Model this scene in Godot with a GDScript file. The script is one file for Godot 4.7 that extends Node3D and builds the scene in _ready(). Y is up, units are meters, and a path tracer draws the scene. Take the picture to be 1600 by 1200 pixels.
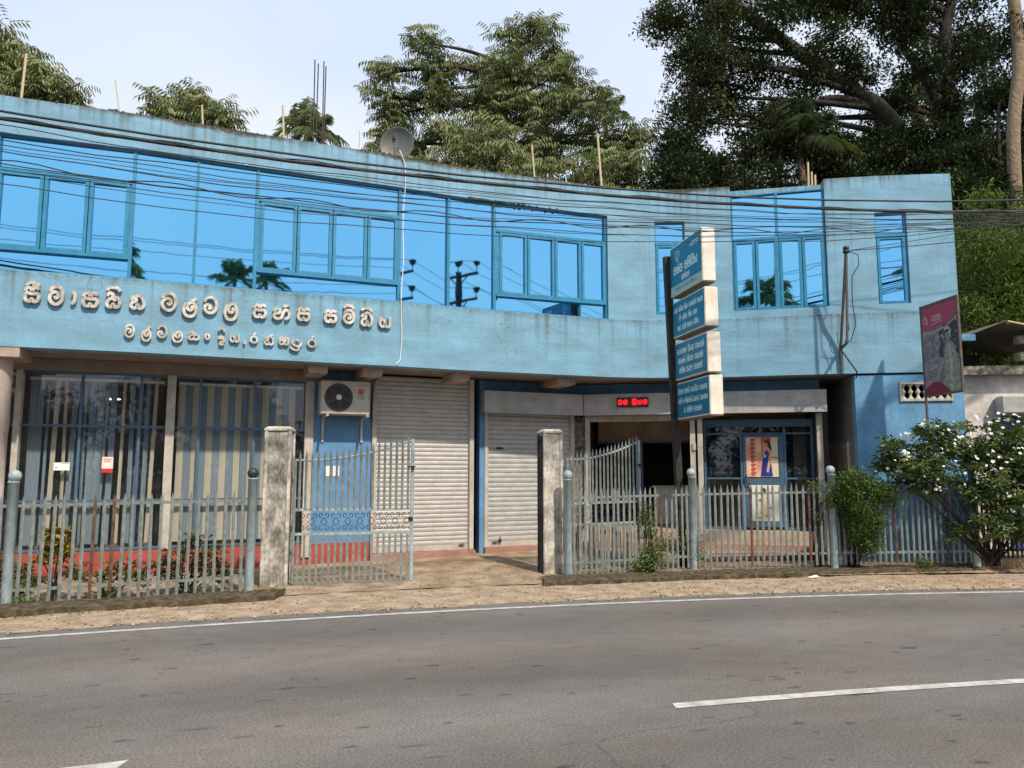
extends Node3D

var M := {}
var used := {}
var rng := RandomNumberGenerator.new()

# ------------------------------------------------------------------ mesh helpers
class MB:
	var st := SurfaceTool.new()
	var count := 0
	func _init():
		st.begin(Mesh.PRIMITIVE_TRIANGLES)
	func smooth(on: bool):
		st.set_smooth_group(0 if on else -1)
	func v(p: Vector3, uv := Vector2.ZERO):
		st.set_uv(uv)
		st.add_vertex(p)
	func tri(a: Vector3, b: Vector3, c: Vector3, ua := Vector2.ZERO, ub := Vector2.ZERO, uc := Vector2.ZERO):
		v(a, ua); v(b, ub); v(c, uc)
		count += 1
	func quad(a: Vector3, b: Vector3, c: Vector3, d: Vector3, uv = null):
		if uv == null:
			uv = [Vector2(0, 0), Vector2(1, 0), Vector2(1, 1), Vector2(0, 1)]
		tri(a, b, c, uv[0], uv[1], uv[2])
		tri(a, c, d, uv[0], uv[2], uv[3])
	# box from centre, size and basis, outer faces clockwise seen from outside
	func box(c: Vector3, s: Vector3, b := Basis(), uvs := 1.0):
		smooth(false)
		var h := s / 2.0
		var p := []
		for k in 8:
			p.append(c + b * Vector3(h.x if k & 1 else -h.x, h.y if k & 2 else -h.y, h.z if k & 4 else -h.z))
		var f := [[6, 7, 5, 4, s.x, s.y], [3, 2, 0, 1, s.x, s.y], [2, 6, 4, 0, s.z, s.y], [7, 3, 1, 5, s.z, s.y], [2, 3, 7, 6, s.x, s.z], [4, 5, 1, 0, s.x, s.z]]
		for q in f:
			var w: float = q[4] * uvs
			var hh: float = q[5] * uvs
			quad(p[q[0]], p[q[1]], p[q[2]], p[q[3]], [Vector2(0, 0), Vector2(w, 0), Vector2(w, hh), Vector2(0, hh)])
	# box with chamfered vertical and top edges
	func cbox(c: Vector3, s: Vector3, ch: float, b := Basis()):
		var hx := s.x / 2; var hz := s.z / 2
		var ring := func(inset: float, y: float) -> Array:
			var x := hx - inset; var z := hz - inset; var k := ch
			var pts := [Vector3(x - k, y, z), Vector3(x, y, z - k), Vector3(x, y, -z + k), Vector3(x - k, y, -z), Vector3(-x + k, y, -z), Vector3(-x, y, -z + k), Vector3(-x, y, z - k), Vector3(-x + k, y, z)]
			var out := []
			for q in pts:
				out.append(c + b * q)
			return out
		var r := [ring.call(ch, -s.y / 2), ring.call(0.0, -s.y / 2 + ch), ring.call(0.0, s.y / 2 - ch), ring.call(ch, s.y / 2)]
		loft(r, false, true)
	# joins rings of equal size; caps as fans
	func loft(r: Array, soft: bool, caps: bool):
		smooth(soft)
		for i in r.size() - 1:
			var n: int = r[i].size()
			for k in n:
				var k2 := (k + 1) % n
				quad(r[i][k], r[i][k2], r[i + 1][k2], r[i + 1][k])
		if caps:
			smooth(false)
			for e in [0, r.size() - 1]:
				var mid := Vector3.ZERO
				for q in r[e]:
					mid += q
				mid /= r[e].size()
				for k in r[e].size():
					var k2: int = (k + 1) % r[e].size()
					if e == 0:
						tri(mid, r[e][k2], r[e][k])
					else:
						tri(mid, r[e][k], r[e][k2])
	func tube(pts: Array, rad, sides := 8, caps := true):
		var rings := []
		var prev := Vector3.ZERO
		for i in pts.size():
			var a: Vector3 = pts[maxi(i - 1, 0)]
			var b: Vector3 = pts[mini(i + 1, pts.size() - 1)]
			var t := (b - a).normalized()
			var u := prev
			if i == 0:
				u = t.cross(Vector3.UP)
				if u.length() < 0.05:
					u = t.cross(Vector3.RIGHT)
			u = (u - t * u.dot(t)).normalized()
			prev = u
			var w := t.cross(u)
			var r: float = rad[i] if rad is Array else rad
			var ring := []
			for k in sides:
				var an := TAU * k / sides
				ring.append(pts[i] + (u * cos(an) + w * sin(an)) * r)
			rings.append(ring)
		loft(rings, sides > 4, caps)
	func lathe(c: Vector3, prof: Array, sides := 16, b := Basis()):  # prof: [radius, height]
		var rings := []
		for q in prof:
			var ring := []
			for k in sides:
				var an := TAU * k / sides
				ring.append(c + b * Vector3(cos(an) * q[0], q[1], sin(an) * q[0]))
			rings.append(ring)
		loft(rings, true, true)
	func ball(c: Vector3, r: float, sides := 14, rows := 8, sq := 1.0):
		var prof := []
		for i in rows + 1:
			var an := -PI / 2 + PI * i / rows
			prof.append([maxf(cos(an) * r, 0.0005), sin(an) * r * sq])
		lathe(c, prof, sides)
	# extruded flat polygon (convex or simple), in the plane of b.x and b.y, thickness along b.z
	func plate(poly: PackedVector2Array, c: Vector3, b: Basis, z0: float, z1: float):
		smooth(false)
		var idx := Geometry2D.triangulate_polygon(poly)
		for k in range(0, idx.size(), 3):
			var q := []
			for j in 3:
				q.append(poly[idx[k + j]])
			tri(c + b * Vector3(q[0].x, q[0].y, z1), c + b * Vector3(q[1].x, q[1].y, z1), c + b * Vector3(q[2].x, q[2].y, z1), q[0], q[1], q[2])
			tri(c + b * Vector3(q[0].x, q[0].y, z0), c + b * Vector3(q[2].x, q[2].y, z0), c + b * Vector3(q[1].x, q[1].y, z0), q[0], q[2], q[1])
		for k in poly.size():
			var a := poly[k]
			var d := poly[(k + 1) % poly.size()]
			quad(c + b * Vector3(a.x, a.y, z0), c + b * Vector3(d.x, d.y, z0), c + b * Vector3(d.x, d.y, z1), c + b * Vector3(a.x, a.y, z1))
	func done() -> ArrayMesh:
		st.generate_normals()
		return st.commit()

# a plan path along which walls run: points are (x, depth); out is towards the road
class Path:
	var p := PackedVector2Array()
	var cum := [0.0]
	func _init(pts: Array):
		for q in pts:
			p.append(Vector2(q[0], q[1]))
		for i in p.size() - 1:
			cum.append(cum[i] + p[i].distance_to(p[i + 1]))
	func nrm(i: int) -> Vector2:
		var d := (p[i + 1] - p[i]).normalized()
		return Vector2(d.y, -d.x)
	func seg(s: float) -> int:
		var i := 0
		while i < p.size() - 2 and s > cum[i + 1]:
			i += 1
		return i
	func at(s: float, h: float, out := 0.0) -> Vector3:
		var i := seg(s)
		var n := nrm(i)
		for k in range(1, p.size() - 1):
			if absf(s - cum[k]) < 0.002:
				var m := (nrm(k - 1) + nrm(k)).normalized()
				n = m / m.dot(nrm(k))
		var q: Vector2 = p[i] + (p[i + 1] - p[i]).normalized() * (s - cum[i]) + n * out
		return Vector3(q.x, h, -q.y)
	func basis(s: float) -> Basis:
		var i := seg(s)
		var d := (p[i + 1] - p[i]).normalized()
		var x := Vector3(d.x, 0, -d.y)
		return Basis(x, Vector3.UP, x.cross(Vector3.UP))
	func cuts(s0: float, s1: float) -> Array:
		var o := [s0]
		for c in cum:
			if c > s0 + 0.003 and c < s1 - 0.003:
				o.append(c)
		o.append(s1)
		return o

func P(x: float, h: float, d: float) -> Vector3:
	return Vector3(x, h, -d)

# a wall piece along a path: front at out o0, back at out o1 (o0 > o1)
func wall(m: MB, f: Path, s0: float, s1: float, h0: float, h1: float, o0: float, o1: float, h1b = null):
	m.smooth(false)
	var c := f.cuts(s0, s1)
	var uv := func(s: float, h: float) -> Vector2: return Vector2(s / 20.0, (6.6 - h) / 3.7)
	for i in c.size() - 1:
		var a: float = c[i]
		var b: float = c[i + 1]
		var ta: float = h1 if h1b == null else lerpf(h1, h1b, (a - s0) / (s1 - s0))
		var tb: float = h1 if h1b == null else lerpf(h1, h1b, (b - s0) / (s1 - s0))
		m.quad(f.at(a, ta, o0), f.at(b, tb, o0), f.at(b, h0, o0), f.at(a, h0, o0), [uv.call(a, ta), uv.call(b, tb), uv.call(b, h0), uv.call(a, h0)])
		m.quad(f.at(b, tb, o1), f.at(a, ta, o1), f.at(a, h0, o1), f.at(b, h0, o1), [uv.call(b, tb), uv.call(a, ta), uv.call(a, h0), uv.call(b, h0)])
		m.quad(f.at(a, ta, o1), f.at(b, tb, o1), f.at(b, tb, o0), f.at(a, ta, o0), [uv.call(a, ta), uv.call(b, tb), uv.call(b, tb), uv.call(a, ta)])
		m.quad(f.at(a, h0, o0), f.at(b, h0, o0), f.at(b, h0, o1), f.at(a, h0, o1), [uv.call(a, h0), uv.call(b, h0), uv.call(b, h0), uv.call(a, h0)])
	var te: float = h1 if h1b == null else h1b
	m.quad(f.at(s0, h1, o1), f.at(s0, h1, o0), f.at(s0, h0, o0), f.at(s0, h0, o1), [uv.call(s0, h1), uv.call(s0, h1), uv.call(s0, h0), uv.call(s0, h0)])
	m.quad(f.at(s1, te, o0), f.at(s1, te, o1), f.at(s1, h0, o1), f.at(s1, h0, o0), [uv.call(s1, te), uv.call(s1, te), uv.call(s1, h0), uv.call(s1, h0)])

# straight bar of rectangular section between two points of a path
func bar(m: MB, f: Path, s0: float, s1: float, h0: float, h1: float, o0: float, o1: float):
	wall(m, f, s0, s1, h0, h1, o0, o1)

# ------------------------------------------------------------------ scene tree helpers
func numbered(parent: Node, called: String) -> String:
	var key := str(parent.get_instance_id()) + called
	var n: int = used.get(key, 0)
	used[key] = n + 1
	return called if n == 0 else "%s_%03d" % [called, n]

func tag(o: Node, label: String, category := "", group := ""):
	o.set_meta("label", label)
	if category: o.set_meta("category", category)
	if group: o.set_meta("group", group)
	return o

func thing(called: String, label: String, category: String, at := Vector3.ZERO, group := "") -> Node3D:
	var o := Node3D.new()
	o.name = numbered(self, called)
	add_child(o, true)
	o.position = at
	tag(o, label, category, group)
	return o

# a part in world coordinates under a thing (or part) that is moved but not turned
func part(parent: Node3D, called: String, mesh: Mesh, mat: Material) -> MeshInstance3D:
	var o := MeshInstance3D.new()
	o.name = numbered(parent, called)
	o.mesh = mesh
	o.material_override = mat
	parent.add_child(o, true)
	if parent != self and not (parent is MeshInstance3D):
		o.position = -parent.position
	return o

func put(parent: Node3D, called: String, mesh: Mesh, mat: Material, t: Transform3D) -> MeshInstance3D:
	var o := part(parent, called, mesh, mat)
	o.transform = Transform3D(t.basis, t.origin + o.position)
	return o

func struct(called: String, mesh: Mesh, mat: Material) -> MeshInstance3D:
	var o := part(self, called, mesh, mat)
	o.set_meta("kind", "structure")
	return o

func copy(o: Node3D, label: String) -> Node3D:
	var c: Node3D = o.duplicate()
	c.name = numbered(self, str(o.name).trim_suffix("_001"))
	add_child(c, true)
	c.set_meta("label", label)
	return c

# ------------------------------------------------------------------ materials and textures
func L(r: float, g: float, b: float) -> Color:
	return Color(r, g, b).linear_to_srgb()

func mat(called: String, col: Color, rough := 0.8, metal := 0.0) -> StandardMaterial3D:
	var m := StandardMaterial3D.new()
	m.resource_name = called
	m.albedo_color = col
	m.roughness = rough
	m.metallic = metal
	m.cull_mode = BaseMaterial3D.CULL_DISABLED
	M[called] = m
	return m

func noise_bytes(n: int, seed_: int, freq: float, oct := 4) -> PackedByteArray:
	var f := FastNoiseLite.new()
	f.seed = seed_
	f.noise_type = FastNoiseLite.TYPE_SIMPLEX_SMOOTH
	f.frequency = freq
	f.fractal_octaves = oct
	return f.get_seamless_image(n, n).get_data()

func tex_of(w: int, h: int, b: PackedByteArray, fmt := Image.FORMAT_RGB8) -> ImageTexture:
	return ImageTexture.create_from_image(Image.create_from_data(w, h, false, fmt, b))

# tileable two-scale mottling between two colours
func mottle(n: int, seed_: int, f1: float, f2: float, lo: Color, hi: Color, speck := 0.0) -> ImageTexture:
	var a := noise_bytes(n, seed_, f1)
	var c := noise_bytes(n, seed_ + 7, f2, 2)
	var out := PackedByteArray()
	out.resize(n * n * 3)
	var r := RandomNumberGenerator.new()
	r.seed = seed_
	for i in n * n:
		var t := clampf((a[i] * 0.65 + c[i] * 0.35) / 255.0 * 1.5 - 0.25, 0, 1)
		var k := 255.0 * (1.0 + (r.randf() - 0.5) * speck)
		out[i * 3] = clampi(int((lo.r + (hi.r - lo.r) * t) * k), 0, 255)
		out[i * 3 + 1] = clampi(int((lo.g + (hi.g - lo.g) * t) * k), 0, 255)
		out[i * 3 + 2] = clampi(int((lo.b + (hi.b - lo.b) * t) * k), 0, 255)
	return tex_of(n, n, out)

func bump(n: int, seed_: int, freq: float, oct := 4) -> ImageTexture:
	return tex_of(n, n, noise_bytes(n, seed_, freq, oct), Image.FORMAT_L8)

func tri(m: StandardMaterial3D, scale: Vector3, tex: Texture2D = null, hm: Texture2D = null, hs := 0.5) -> StandardMaterial3D:
	m.uv1_triplanar = true
	m.uv1_world_triplanar = true
	m.uv1_scale = scale
	if tex: m.albedo_texture = tex
	if hm:
		m.heightmap_enabled = true
		m.heightmap_texture = hm
		m.heightmap_scale = hs
	return m

# ------------------------------------------------------------------ drawing on images
func fill_poly(im: Image, pts: Array, col: Color):
	var lo := 99999.0
	var hi := -1.0
	for q in pts:
		lo = minf(lo, q[1]); hi = maxf(hi, q[1])
	for y in range(maxi(int(lo), 0), mini(int(hi) + 1, im.get_height())):
		var xs := []
		for i in pts.size():
			var a = pts[i]
			var b = pts[(i + 1) % pts.size()]
			if (a[1] <= y + 0.5) != (b[1] <= y + 0.5):
				xs.append(a[0] + (y + 0.5 - a[1]) * (b[0] - a[0]) / (b[1] - a[1]))
		xs.sort()
		for i in range(0, xs.size() - 1, 2):
			for x in range(maxi(int(xs[i]), 0), mini(int(xs[i + 1]) + 1, im.get_width())):
				im.set_pixel(x, y, col)

func oval(cx: float, cy: float, rx: float, ry: float) -> Array:
	var o := []
	for k in 20:
		o.append([cx + cos(TAU * k / 20) * rx, cy + sin(TAU * k / 20) * ry])
	return o

func stroke(im: Image, pts: Array, w: float, col: Color):
	for i in pts.size() - 1:
		var a: Vector2 = pts[i]
		var b: Vector2 = pts[i + 1]
		var n := maxi(int(a.distance_to(b)), 1)
		for k in n + 1:
			var c := a.lerp(b, float(k) / n)
			var r := w / 2
			for y in range(int(c.y - r), int(c.y + r) + 1):
				for x in range(int(c.x - r), int(c.x + r) + 1):
					if x >= 0 and y >= 0 and x < im.get_width() and y < im.get_height() and Vector2(x + 0.5, y + 0.5).distance_to(c) <= r:
						im.set_pixel(x, y, col)

# ------------------------------------------------------------------ the round letters, as pen strokes in a unit box
const GLYPH := {
	"sa": [[[.04, .7], [.1, .88], [.26, .97], [.42, .9], [.47, .74]], [[.53, .74], [.6, .92], [.78, .98], [.97, .86]], [[.62, .56], [.38, .56], [.12, .57], [.02, .32], [.16, .05], [.4, .04], [.5, .2], [.6, .04], [.84, .05], [.98, .32], [.88, .57], [.6, .55]]],
	"ma": [[[.06, .7], [.18, .88], [.45, .98], [.75, .95], [.97, .65], [.93, .25], [.65, .01], [.3, .02], [.05, .25], [.08, .52], [.35, .68], [.62, .62], [.66, .42], [.5, .34], [.42, .46]]],
	"aa": [[[.1, .95], [.6, .93], [.95, .6], [.8, .2], [.15, .02]]],
	"ha": [[[.04, .74], [.2, .95], [.44, .86], [.42, .62], [.18, .52], [.03, .28], [.14, .03], [.4, .03], [.5, .22], [.62, .03], [.9, .08], [.98, .4], [.82, .66], [.6, .6], [.62, .42]]],
	"ta": [[[.04, .62], [.16, .84], [.4, .76], [.36, .54], [.12, .44], [.05, .18], [.24, .0], [.46, .1], [.5, .3], [.56, .1], [.78, .0], [.97, .25], [.95, .65], [.72, .95], [.45, .98], [.36, .84]]],
	"la": [[[.2, .9], [.04, .6], [.06, .25], [.3, .02], [.68, .02], [.95, .28], [.96, .65], [.76, .95], [.45, .92], [.28, .68], [.38, .46], [.6, .45], [.7, .62], [.56, .72]]],
	"va": [[[.03, .66], [.12, .86], [.38, .97], [.72, .95], [.97, .68], [.95, .28], [.7, .02], [.3, .02], [.06, .22], [.1, .45], [.36, .5], [.5, .34], [.34, .22]]],
	"na": [[[.04, .55], [.14, .86], [.36, .9], [.42, .62], [.2, .52], [.04, .3], [.16, .02], [.4, .04], [.5, .3], [.54, .75], [.64, .9], [.7, .5], [.62, .08], [.85, .0], [.98, .3], [.96, .8], [.8, .96]]],
	"ya": [[[.1, .95], [.02, .6], [.06, .2], [.26, .02], [.46, .14], [.5, .42], [.55, .12], [.78, .01], [.96, .22], [.97, .6], [.9, .97]], [[.04, .55], [.26, .7], [.48, .5]]],
	"nna": [[[.04, .6], [.18, .86], [.4, .76], [.36, .52], [.12, .44], [.05, .2], [.24, .02], [.48, .12], [.56, .4], [.7, .76], [.9, .7], [.97, .4], [.86, .1], [.7, .05]]],
	"ra": [[[.78, .98], [.5, .82], [.56, .62], [.85, .5], [.98, .25], [.78, .03], [.3, .02], [.03, .22], [.14, .5], [.48, .6]]],
	"da": [[[.9, .62], [.5, .66], [.15, .6], [.2, .5], [.85, .48], [.95, .3], [.6, .22], [.3, .18], [.3, .03], [.7, .0], [.95, .08]]],
	"pa": [[[.06, .95], [.04, .55], [.3, .42], [.72, .44], [.96, .6], [.92, .97]], [[.3, .95], [.6, .93]], [[.85, .45], [.97, .2], [.7, .03], [.2, .04], [.06, .2]]],
	"ng": [[[.5, .98], [.05, .7], [.05, .25], [.5, .02], [.95, .3], [.92, .72], [.5, .98]]],
	"comma": [[[.3, .95], [.8, .7], [.5, .1]]],
	"i": [[[.04, .86], [.2, 1.0], [.75, 1.0], [.97, .84]]],
	"ii": [[[.1, .84], [.3, .98], [.62, .97], [.62, .82], [.86, .84], [.9, 1.0]]],
	"hal": [[[.6, .82], [.85, .9], [.92, 1.0]]],
}

# the strokes of a letter with its vowel mark, squeezed so that both fit the unit box
func letter(key: String) -> Array:
	var bits := key.split("+")
	var out := []
	var top := 1.0 if bits.size() == 1 else 0.76
	for s in GLYPH[bits[0]]:
		out.append(curve(s, 1.0, top))
	if bits.size() > 1:
		for s in GLYPH[bits[1]]:
			out.append(curve(s, 1.0, 1.0))
	return out

func curve(s: Array, sx: float, sy: float) -> Array:
	var o := []
	for i in s.size() - 1:
		var a := Vector2(s[maxi(i - 1, 0)][0], s[maxi(i - 1, 0)][1])
		var b := Vector2(s[i][0], s[i][1])
		var c := Vector2(s[i + 1][0], s[i + 1][1])
		var d := Vector2(s[mini(i + 2, s.size() - 1)][0], s[mini(i + 2, s.size() - 1)][1])
		for k in 6:
			o.append(b.cubic_interpolate(c, a, d, k / 6.0) * Vector2(sx, sy))
	o.append(Vector2(s[-1][0] * sx, s[-1][1] * sy))
	return o

# a raised letter: each stroke swept with a bevelled flat section
func letter_mesh(key: String, w: float, h: float, pen: float, deep: float) -> ArrayMesh:
	var m := MB.new()
	var lift := 0.0
	for s in letter(key):
		var pts := []
		for q in s:
			pts.append(Vector2((q.x - 0.5) * (w - pen), (q.y - 0.5) * (h - pen)))
		var rings := []
		var hp := pen / 2
		for i in pts.size():
			var t: Vector2 = (pts[mini(i + 1, pts.size() - 1)] - pts[maxi(i - 1, 0)]).normalized()
			var n := Vector2(-t.y, t.x)
			var c: Vector2 = pts[i]
			var ring := []
			for q in [[-hp, 0.0], [-hp, deep * 0.85], [-hp * 0.86, deep], [hp * 0.86, deep], [hp, deep * 0.85], [hp, 0.0]]:
				var e: Vector2 = c + n * q[0]
				ring.append(Vector3(e.x, e.y, q[1] + (lift if q[1] > 0 else 0.0)))
			rings.append(ring)
		m.loft(rings, false, true)
		lift += 0.0016
	return m.done()

# one line of letters printed on an image
func print_line(im: Image, words: Array, x0: float, y0: float, h: float, pen: float, col: Color, fill := 0.86):
	var x := x0
	for word in words:
		for key in word:
			var w := h * (0.95 if key != "aa" else 0.45)
			var tall := h * (1.0 if not ("+" in key) else 1.3)
			for s in letter(key):
				var pts := []
				for q in s:
					pts.append(Vector2(x + q.x * w * fill, y0 - q.y * tall))
				stroke(im, pts, pen, col)
			x += w
		x += h * 0.55

func line_width(words: Array, h: float) -> float:
	var x := 0.0
	for word in words:
		for key in word:
			x += h * (0.95 if key != "aa" else 0.45)
		x += h * 0.55
	return x - h * 0.55

# ------------------------------------------------------------------ plan of the place (metres: x to the right, depth away from the standpoint)
var FAC := Path.new([[-11.0, 8.25], [-6.78, 9.70], [-5.23, 10.24], [-4.47, 10.56], [-3.72, 10.89], [-1.74, 11.70], [-1.0, 12.05], [-0.26, 12.34], [1.68, 13.06], [2.3, 13.16], [3.0, 13.14], [3.83, 13.0], [5.30, 12.62], [7.28, 12.3]])
var LOW := Path.new([[-11.32, 9.2], [-7.11, 10.65], [-5.59, 11.17], [-4.11, 11.81], [-2.13, 12.62], [-0.66, 13.26]])
var ENT := Path.new([[-0.52, 13.42], [1.2, 14.2], [5.35, 13.25]])
var BOX := Path.new([[-0.47, 13.15], [1.30, 13.93], [5.35, 12.95]])
const RC := Vector2(9.5, -26.2)  # centre of the road's bend

func arc(r: float, x: float, h: float) -> Vector3:  # point on the ring of radius r at lateral place x
	var d := RC.y + sqrt(maxf(r * r - (x - RC.x) * (x - RC.x), 0.01))
	return P(x, h, d)

func polar(r: float, t: float, h: float) -> Vector3:
	return P(RC.x + r * sin(t), h, RC.y + r * cos(t))

func yard_h(x: float, d: float) -> float:
	var r := Vector2(x, d).distance_to(RC)
	return clampf((r - 37.4) / 3.0, 0.0, 1.0) * clampf(0.1 + 0.018 * x, 0.02, 0.2)

func _ready():
	rng.seed = 11
	setup()
	materials()
	ground()
	building()
	ground_floor()
	fixtures()
	fences()
	signs()
	neighbour()
	wires()
	trees()
	plants()
	litter()

func setup():
	var cam := Camera3D.new()
	cam.name = "camera"
	add_child(cam)
	cam.position = Vector3(0, 1.5, 0)
	cam.rotation.x = atan(136.0 / 1200.0)
	cam.fov = 53.13
	cam.near = 0.05
	cam.far = 900.0
	cam.current = true
	var env := Environment.new()
	env.background_mode = Environment.BG_SKY
	env.tonemap_mode = Environment.TONE_MAPPER_LINEAR
	env.tonemap_exposure = 1.48
	env.sdfgi_enabled = true
	env.ssao_enabled = true
	env.ssil_enabled = true
	var sky := Sky.new()
	var sm := PanoramaSkyMaterial.new()
	sm.panorama = sky_picture()
	sky.sky_material = sm
	env.sky = sky
	var we := WorldEnvironment.new()
	we.name = "world_environment"
	we.environment = env
	add_child(we)
	var sun := DirectionalLight3D.new()
	sun.name = "sun"
	var el := deg_to_rad(48.0)
	var az := deg_to_rad(31.0)
	sun.basis = Basis.looking_at(-Vector3(cos(el) * sin(az), sin(el), cos(el) * cos(az)))
	sun.light_color = Color(1.0, 0.945, 0.87)
	sun.light_energy = 1.02
	sun.light_angular_distance = 1.6
	sun.shadow_enabled = true
	add_child(sun)

func sky_picture() -> ImageTexture:
	var w := 512
	var h := 256
	var im := Image.create(w, h, false, Image.FORMAT_RGBF)
	var f := FastNoiseLite.new()
	f.seed = 4
	f.frequency = 1.0
	f.fractal_octaves = 5
	f.noise_type = FastNoiseLite.TYPE_SIMPLEX_SMOOTH
	for y in h:
		var up := PI / 2 - PI * (y + 0.5) / h
		for x in w:
			var an := TAU * x / w
			var d := Vector3(cos(up) * cos(an), sin(up), cos(up) * sin(an))
			var q := d / (absf(d.y) + 0.35)
			var n := f.get_noise_3d(q.x * 0.9, 0.0, q.z * 0.9) + 0.35 * f.get_noise_3d(q.x * 2.6, 3.0, q.z * 2.6)
			var veil := smoothstep(-0.45, 0.5, n)
			var e := clampf(up / (PI / 2), 0, 1)
			var clear := Vector3(0.50, 0.60, 0.74).lerp(Vector3(0.20, 0.35, 0.62), pow(e, 0.8))
			var c := clear.lerp(Vector3(0.60, 0.635, 0.70), 0.45 + 0.5 * veil)
			im.set_pixel(x, y, Color(c.x, c.y, c.z))
	return ImageTexture.create_from_image(im)

func materials():
	# painted facade with its own stains: u along the wall (20 m), v down from 6.6 m (3.7 m)
	var w := 2048
	var h := 384
	var nb := noise_bytes(512, 21, 0.012)
	var nf := noise_bytes(512, 22, 0.06)
	var ns := noise_bytes(512, 23, 0.05, 3)
	var out := PackedByteArray()
	out.resize(w * h * 3)
	var drips := PackedFloat32Array()
	drips.resize(w)
	var r := RandomNumberGenerator.new()
	r.seed = 5
	for k in 90:  # runs below the sills, at the mullions and here and there
		var c := r.randi_range(0, w - 1)
		var wd := r.randi_range(1, 7)
		var am := r.randf_range(0.1, 0.6)
		for j in range(-wd, wd + 1):
			if c + j >= 0 and c + j < w:
				drips[c + j] = maxf(drips[c + j], am * (1.0 - absf(j) / (wd + 1.0)))
	var extra := PackedFloat32Array()
	extra.resize(w * h)
	for k in 9:  # repaired patches, a shade off
		var px := r.randi_range(0, w - 160)
		var py := r.randi_range(int(h * 0.68), int(h * 0.9)) if k < 5 else r.randi_range(int(h * 0.2), int(h * 0.8))
		var tone := r.randf_range(-0.05, 0.07)
		for y in range(py, mini(py + r.randi_range(10, 46), h)):
			for x in range(px, px + r.randi_range(60, 150)):
				extra[y * w + x] += tone
	for k in 26:  # hairline cracks
		var cx := r.randf_range(0, w - 1)
		var cy := r.randf_range(h * 0.05, h * 0.95)
		var an := r.randf_range(0, TAU) if k % 3 else PI / 2 + r.randf_range(-0.2, 0.2)
		for j in r.randi_range(20, 110):
			an += r.randf_range(-0.35, 0.35)
			cx += cos(an)
			cy += sin(an)
			if cx >= 0 and cx < w and cy >= 0 and cy < h:
				extra[int(cy) * w + int(cx)] += 0.22
	for y in h:
		var hh := 6.6 - 3.7 * y / h
		for x in w:
			var s := 20.0 * x / w
			var big := nb[((y * 2) % 512) * 512 + x % 512] / 255.0
			var fine := nf[((y * 3) % 512) * 512 + (x * 2) % 512] / 255.0
			var st := ns[((y / 24 + 40) % 512) * 512 + (x * 2) % 512] / 255.0
			var patchy := clampf(nb[((x / 4 + 77) % 512) * 512 + 133] / 255.0 * 3.0 - 0.95, 0.12, 1.4)
			var dirt := extra[y * w + x] + (big - 0.5) * 0.19 + (fine - 0.5) * 0.10
			# runs under the glass band, fading downwards
			var below := 4.11 - hh
			if below > 0 and below < 1.0:
				dirt += (drips[x] * 0.5 + maxf(st - 0.52, 0) * 0.6) * (1.0 - below) * (1.0 - below)
				dirt += 0.35 * maxf(0, 1.0 - below / 0.1) * fine
			# the parapet's wet head and its runs
			var head := 6.46 - hh
			if head < 0.75 and hh > 5.9:
				dirt += (maxf(st - 0.5, 0) * 0.8 + drips[x] * 0.45) * maxf(0, 1.0 - head / (0.2 + 0.4 * patchy))
				dirt += maxf(0, 1.0 - head / (0.03 + 0.09 * big)) * (0.3 + fine * 0.9) * patchy
			if s > 13.6 and hh < 5.9:  # plain walls: old run marks
				dirt += (maxf(st - 0.55, 0) * 0.3 + drips[x] * 0.10) * clampf(1.0 - (6.0 - hh) / 2.5, 0, 1)
			if absf(hh - 3.62 - 0.01 * sin(s * 3)) < 0.006:
				dirt += 0.07
			if fine > 0.83 and big > 0.5 and below > 0.0 and below < 0.35:
				dirt += 0.5
			dirt = clampf(dirt, -0.16, 0.86)
			var i := (y * w + x) * 3
			out[i] = int(clampf(0.445 * (1 - dirt * 0.78) + maxf(dirt, 0) * 0.07, 0, 1) * 255)
			out[i + 1] = int(clampf(0.618 * (1 - dirt * 0.9) + maxf(dirt, 0) * 0.05, 0, 1) * 255)
			out[i + 2] = int(clampf(0.712 * (1 - dirt) + maxf(dirt, 0) * 0.04, 0, 1) * 255)
	var facade := mat("facade_paint", Color.WHITE, 0.72)
	facade.albedo_texture = tex_of(w, h, out)
	facade.heightmap_enabled = true
	facade.heightmap_texture = bump(512, 31, 0.03)
	facade.heightmap_scale = 0.5
	var grain := mottle(256, 3, 0.02, 0.1, Color(0.80, 0.80, 0.80), Color(1, 1, 1), 0.06)
	var dusty := mottle(512, 9, 0.012, 0.06, Color(0.78, 0.76, 0.73), Color(1, 1, 1), 0.07)
	var rough := bump(256, 12, 0.04)
	tri(mat("blue_wall", L(0.13, 0.31, 0.56), 0.75), Vector3(0.5, 0.35, 0.5), grain, rough, 0.4)
	tri(mat("blue_pier", L(0.15, 0.37, 0.60), 0.75), Vector3(0.5, 0.35, 0.5), grain, rough, 0.4)
	tri(mat("frame", L(0.03, 0.26, 0.46), 0.4), Vector3(1.5, 0.6, 1.5), grain)
	var gl := mat("mirror_glass", L(0.21, 0.58, 0.87), 0.02, 1.0)
	tri(gl, Vector3(0.5, 0.5, 0.5), null, bump(256, 191, 0.012, 2), 0.03)
	gl.specular_mode = BaseMaterial3D.SPECULAR_SCHLICK_GGX
	tri(mat("soffit", L(0.34, 0.285, 0.255), 0.9), Vector3(0.4, 0.4, 0.4), dusty, rough, 0.4)
	tri(mat("beam_paint", L(0.55, 0.43, 0.37), 0.85), Vector3(0.4, 0.4, 0.4), dusty)
	tri(mat("roof_slab", L(0.25, 0.25, 0.24), 0.95), Vector3(0.3, 0.3, 0.3), dusty)
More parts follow.
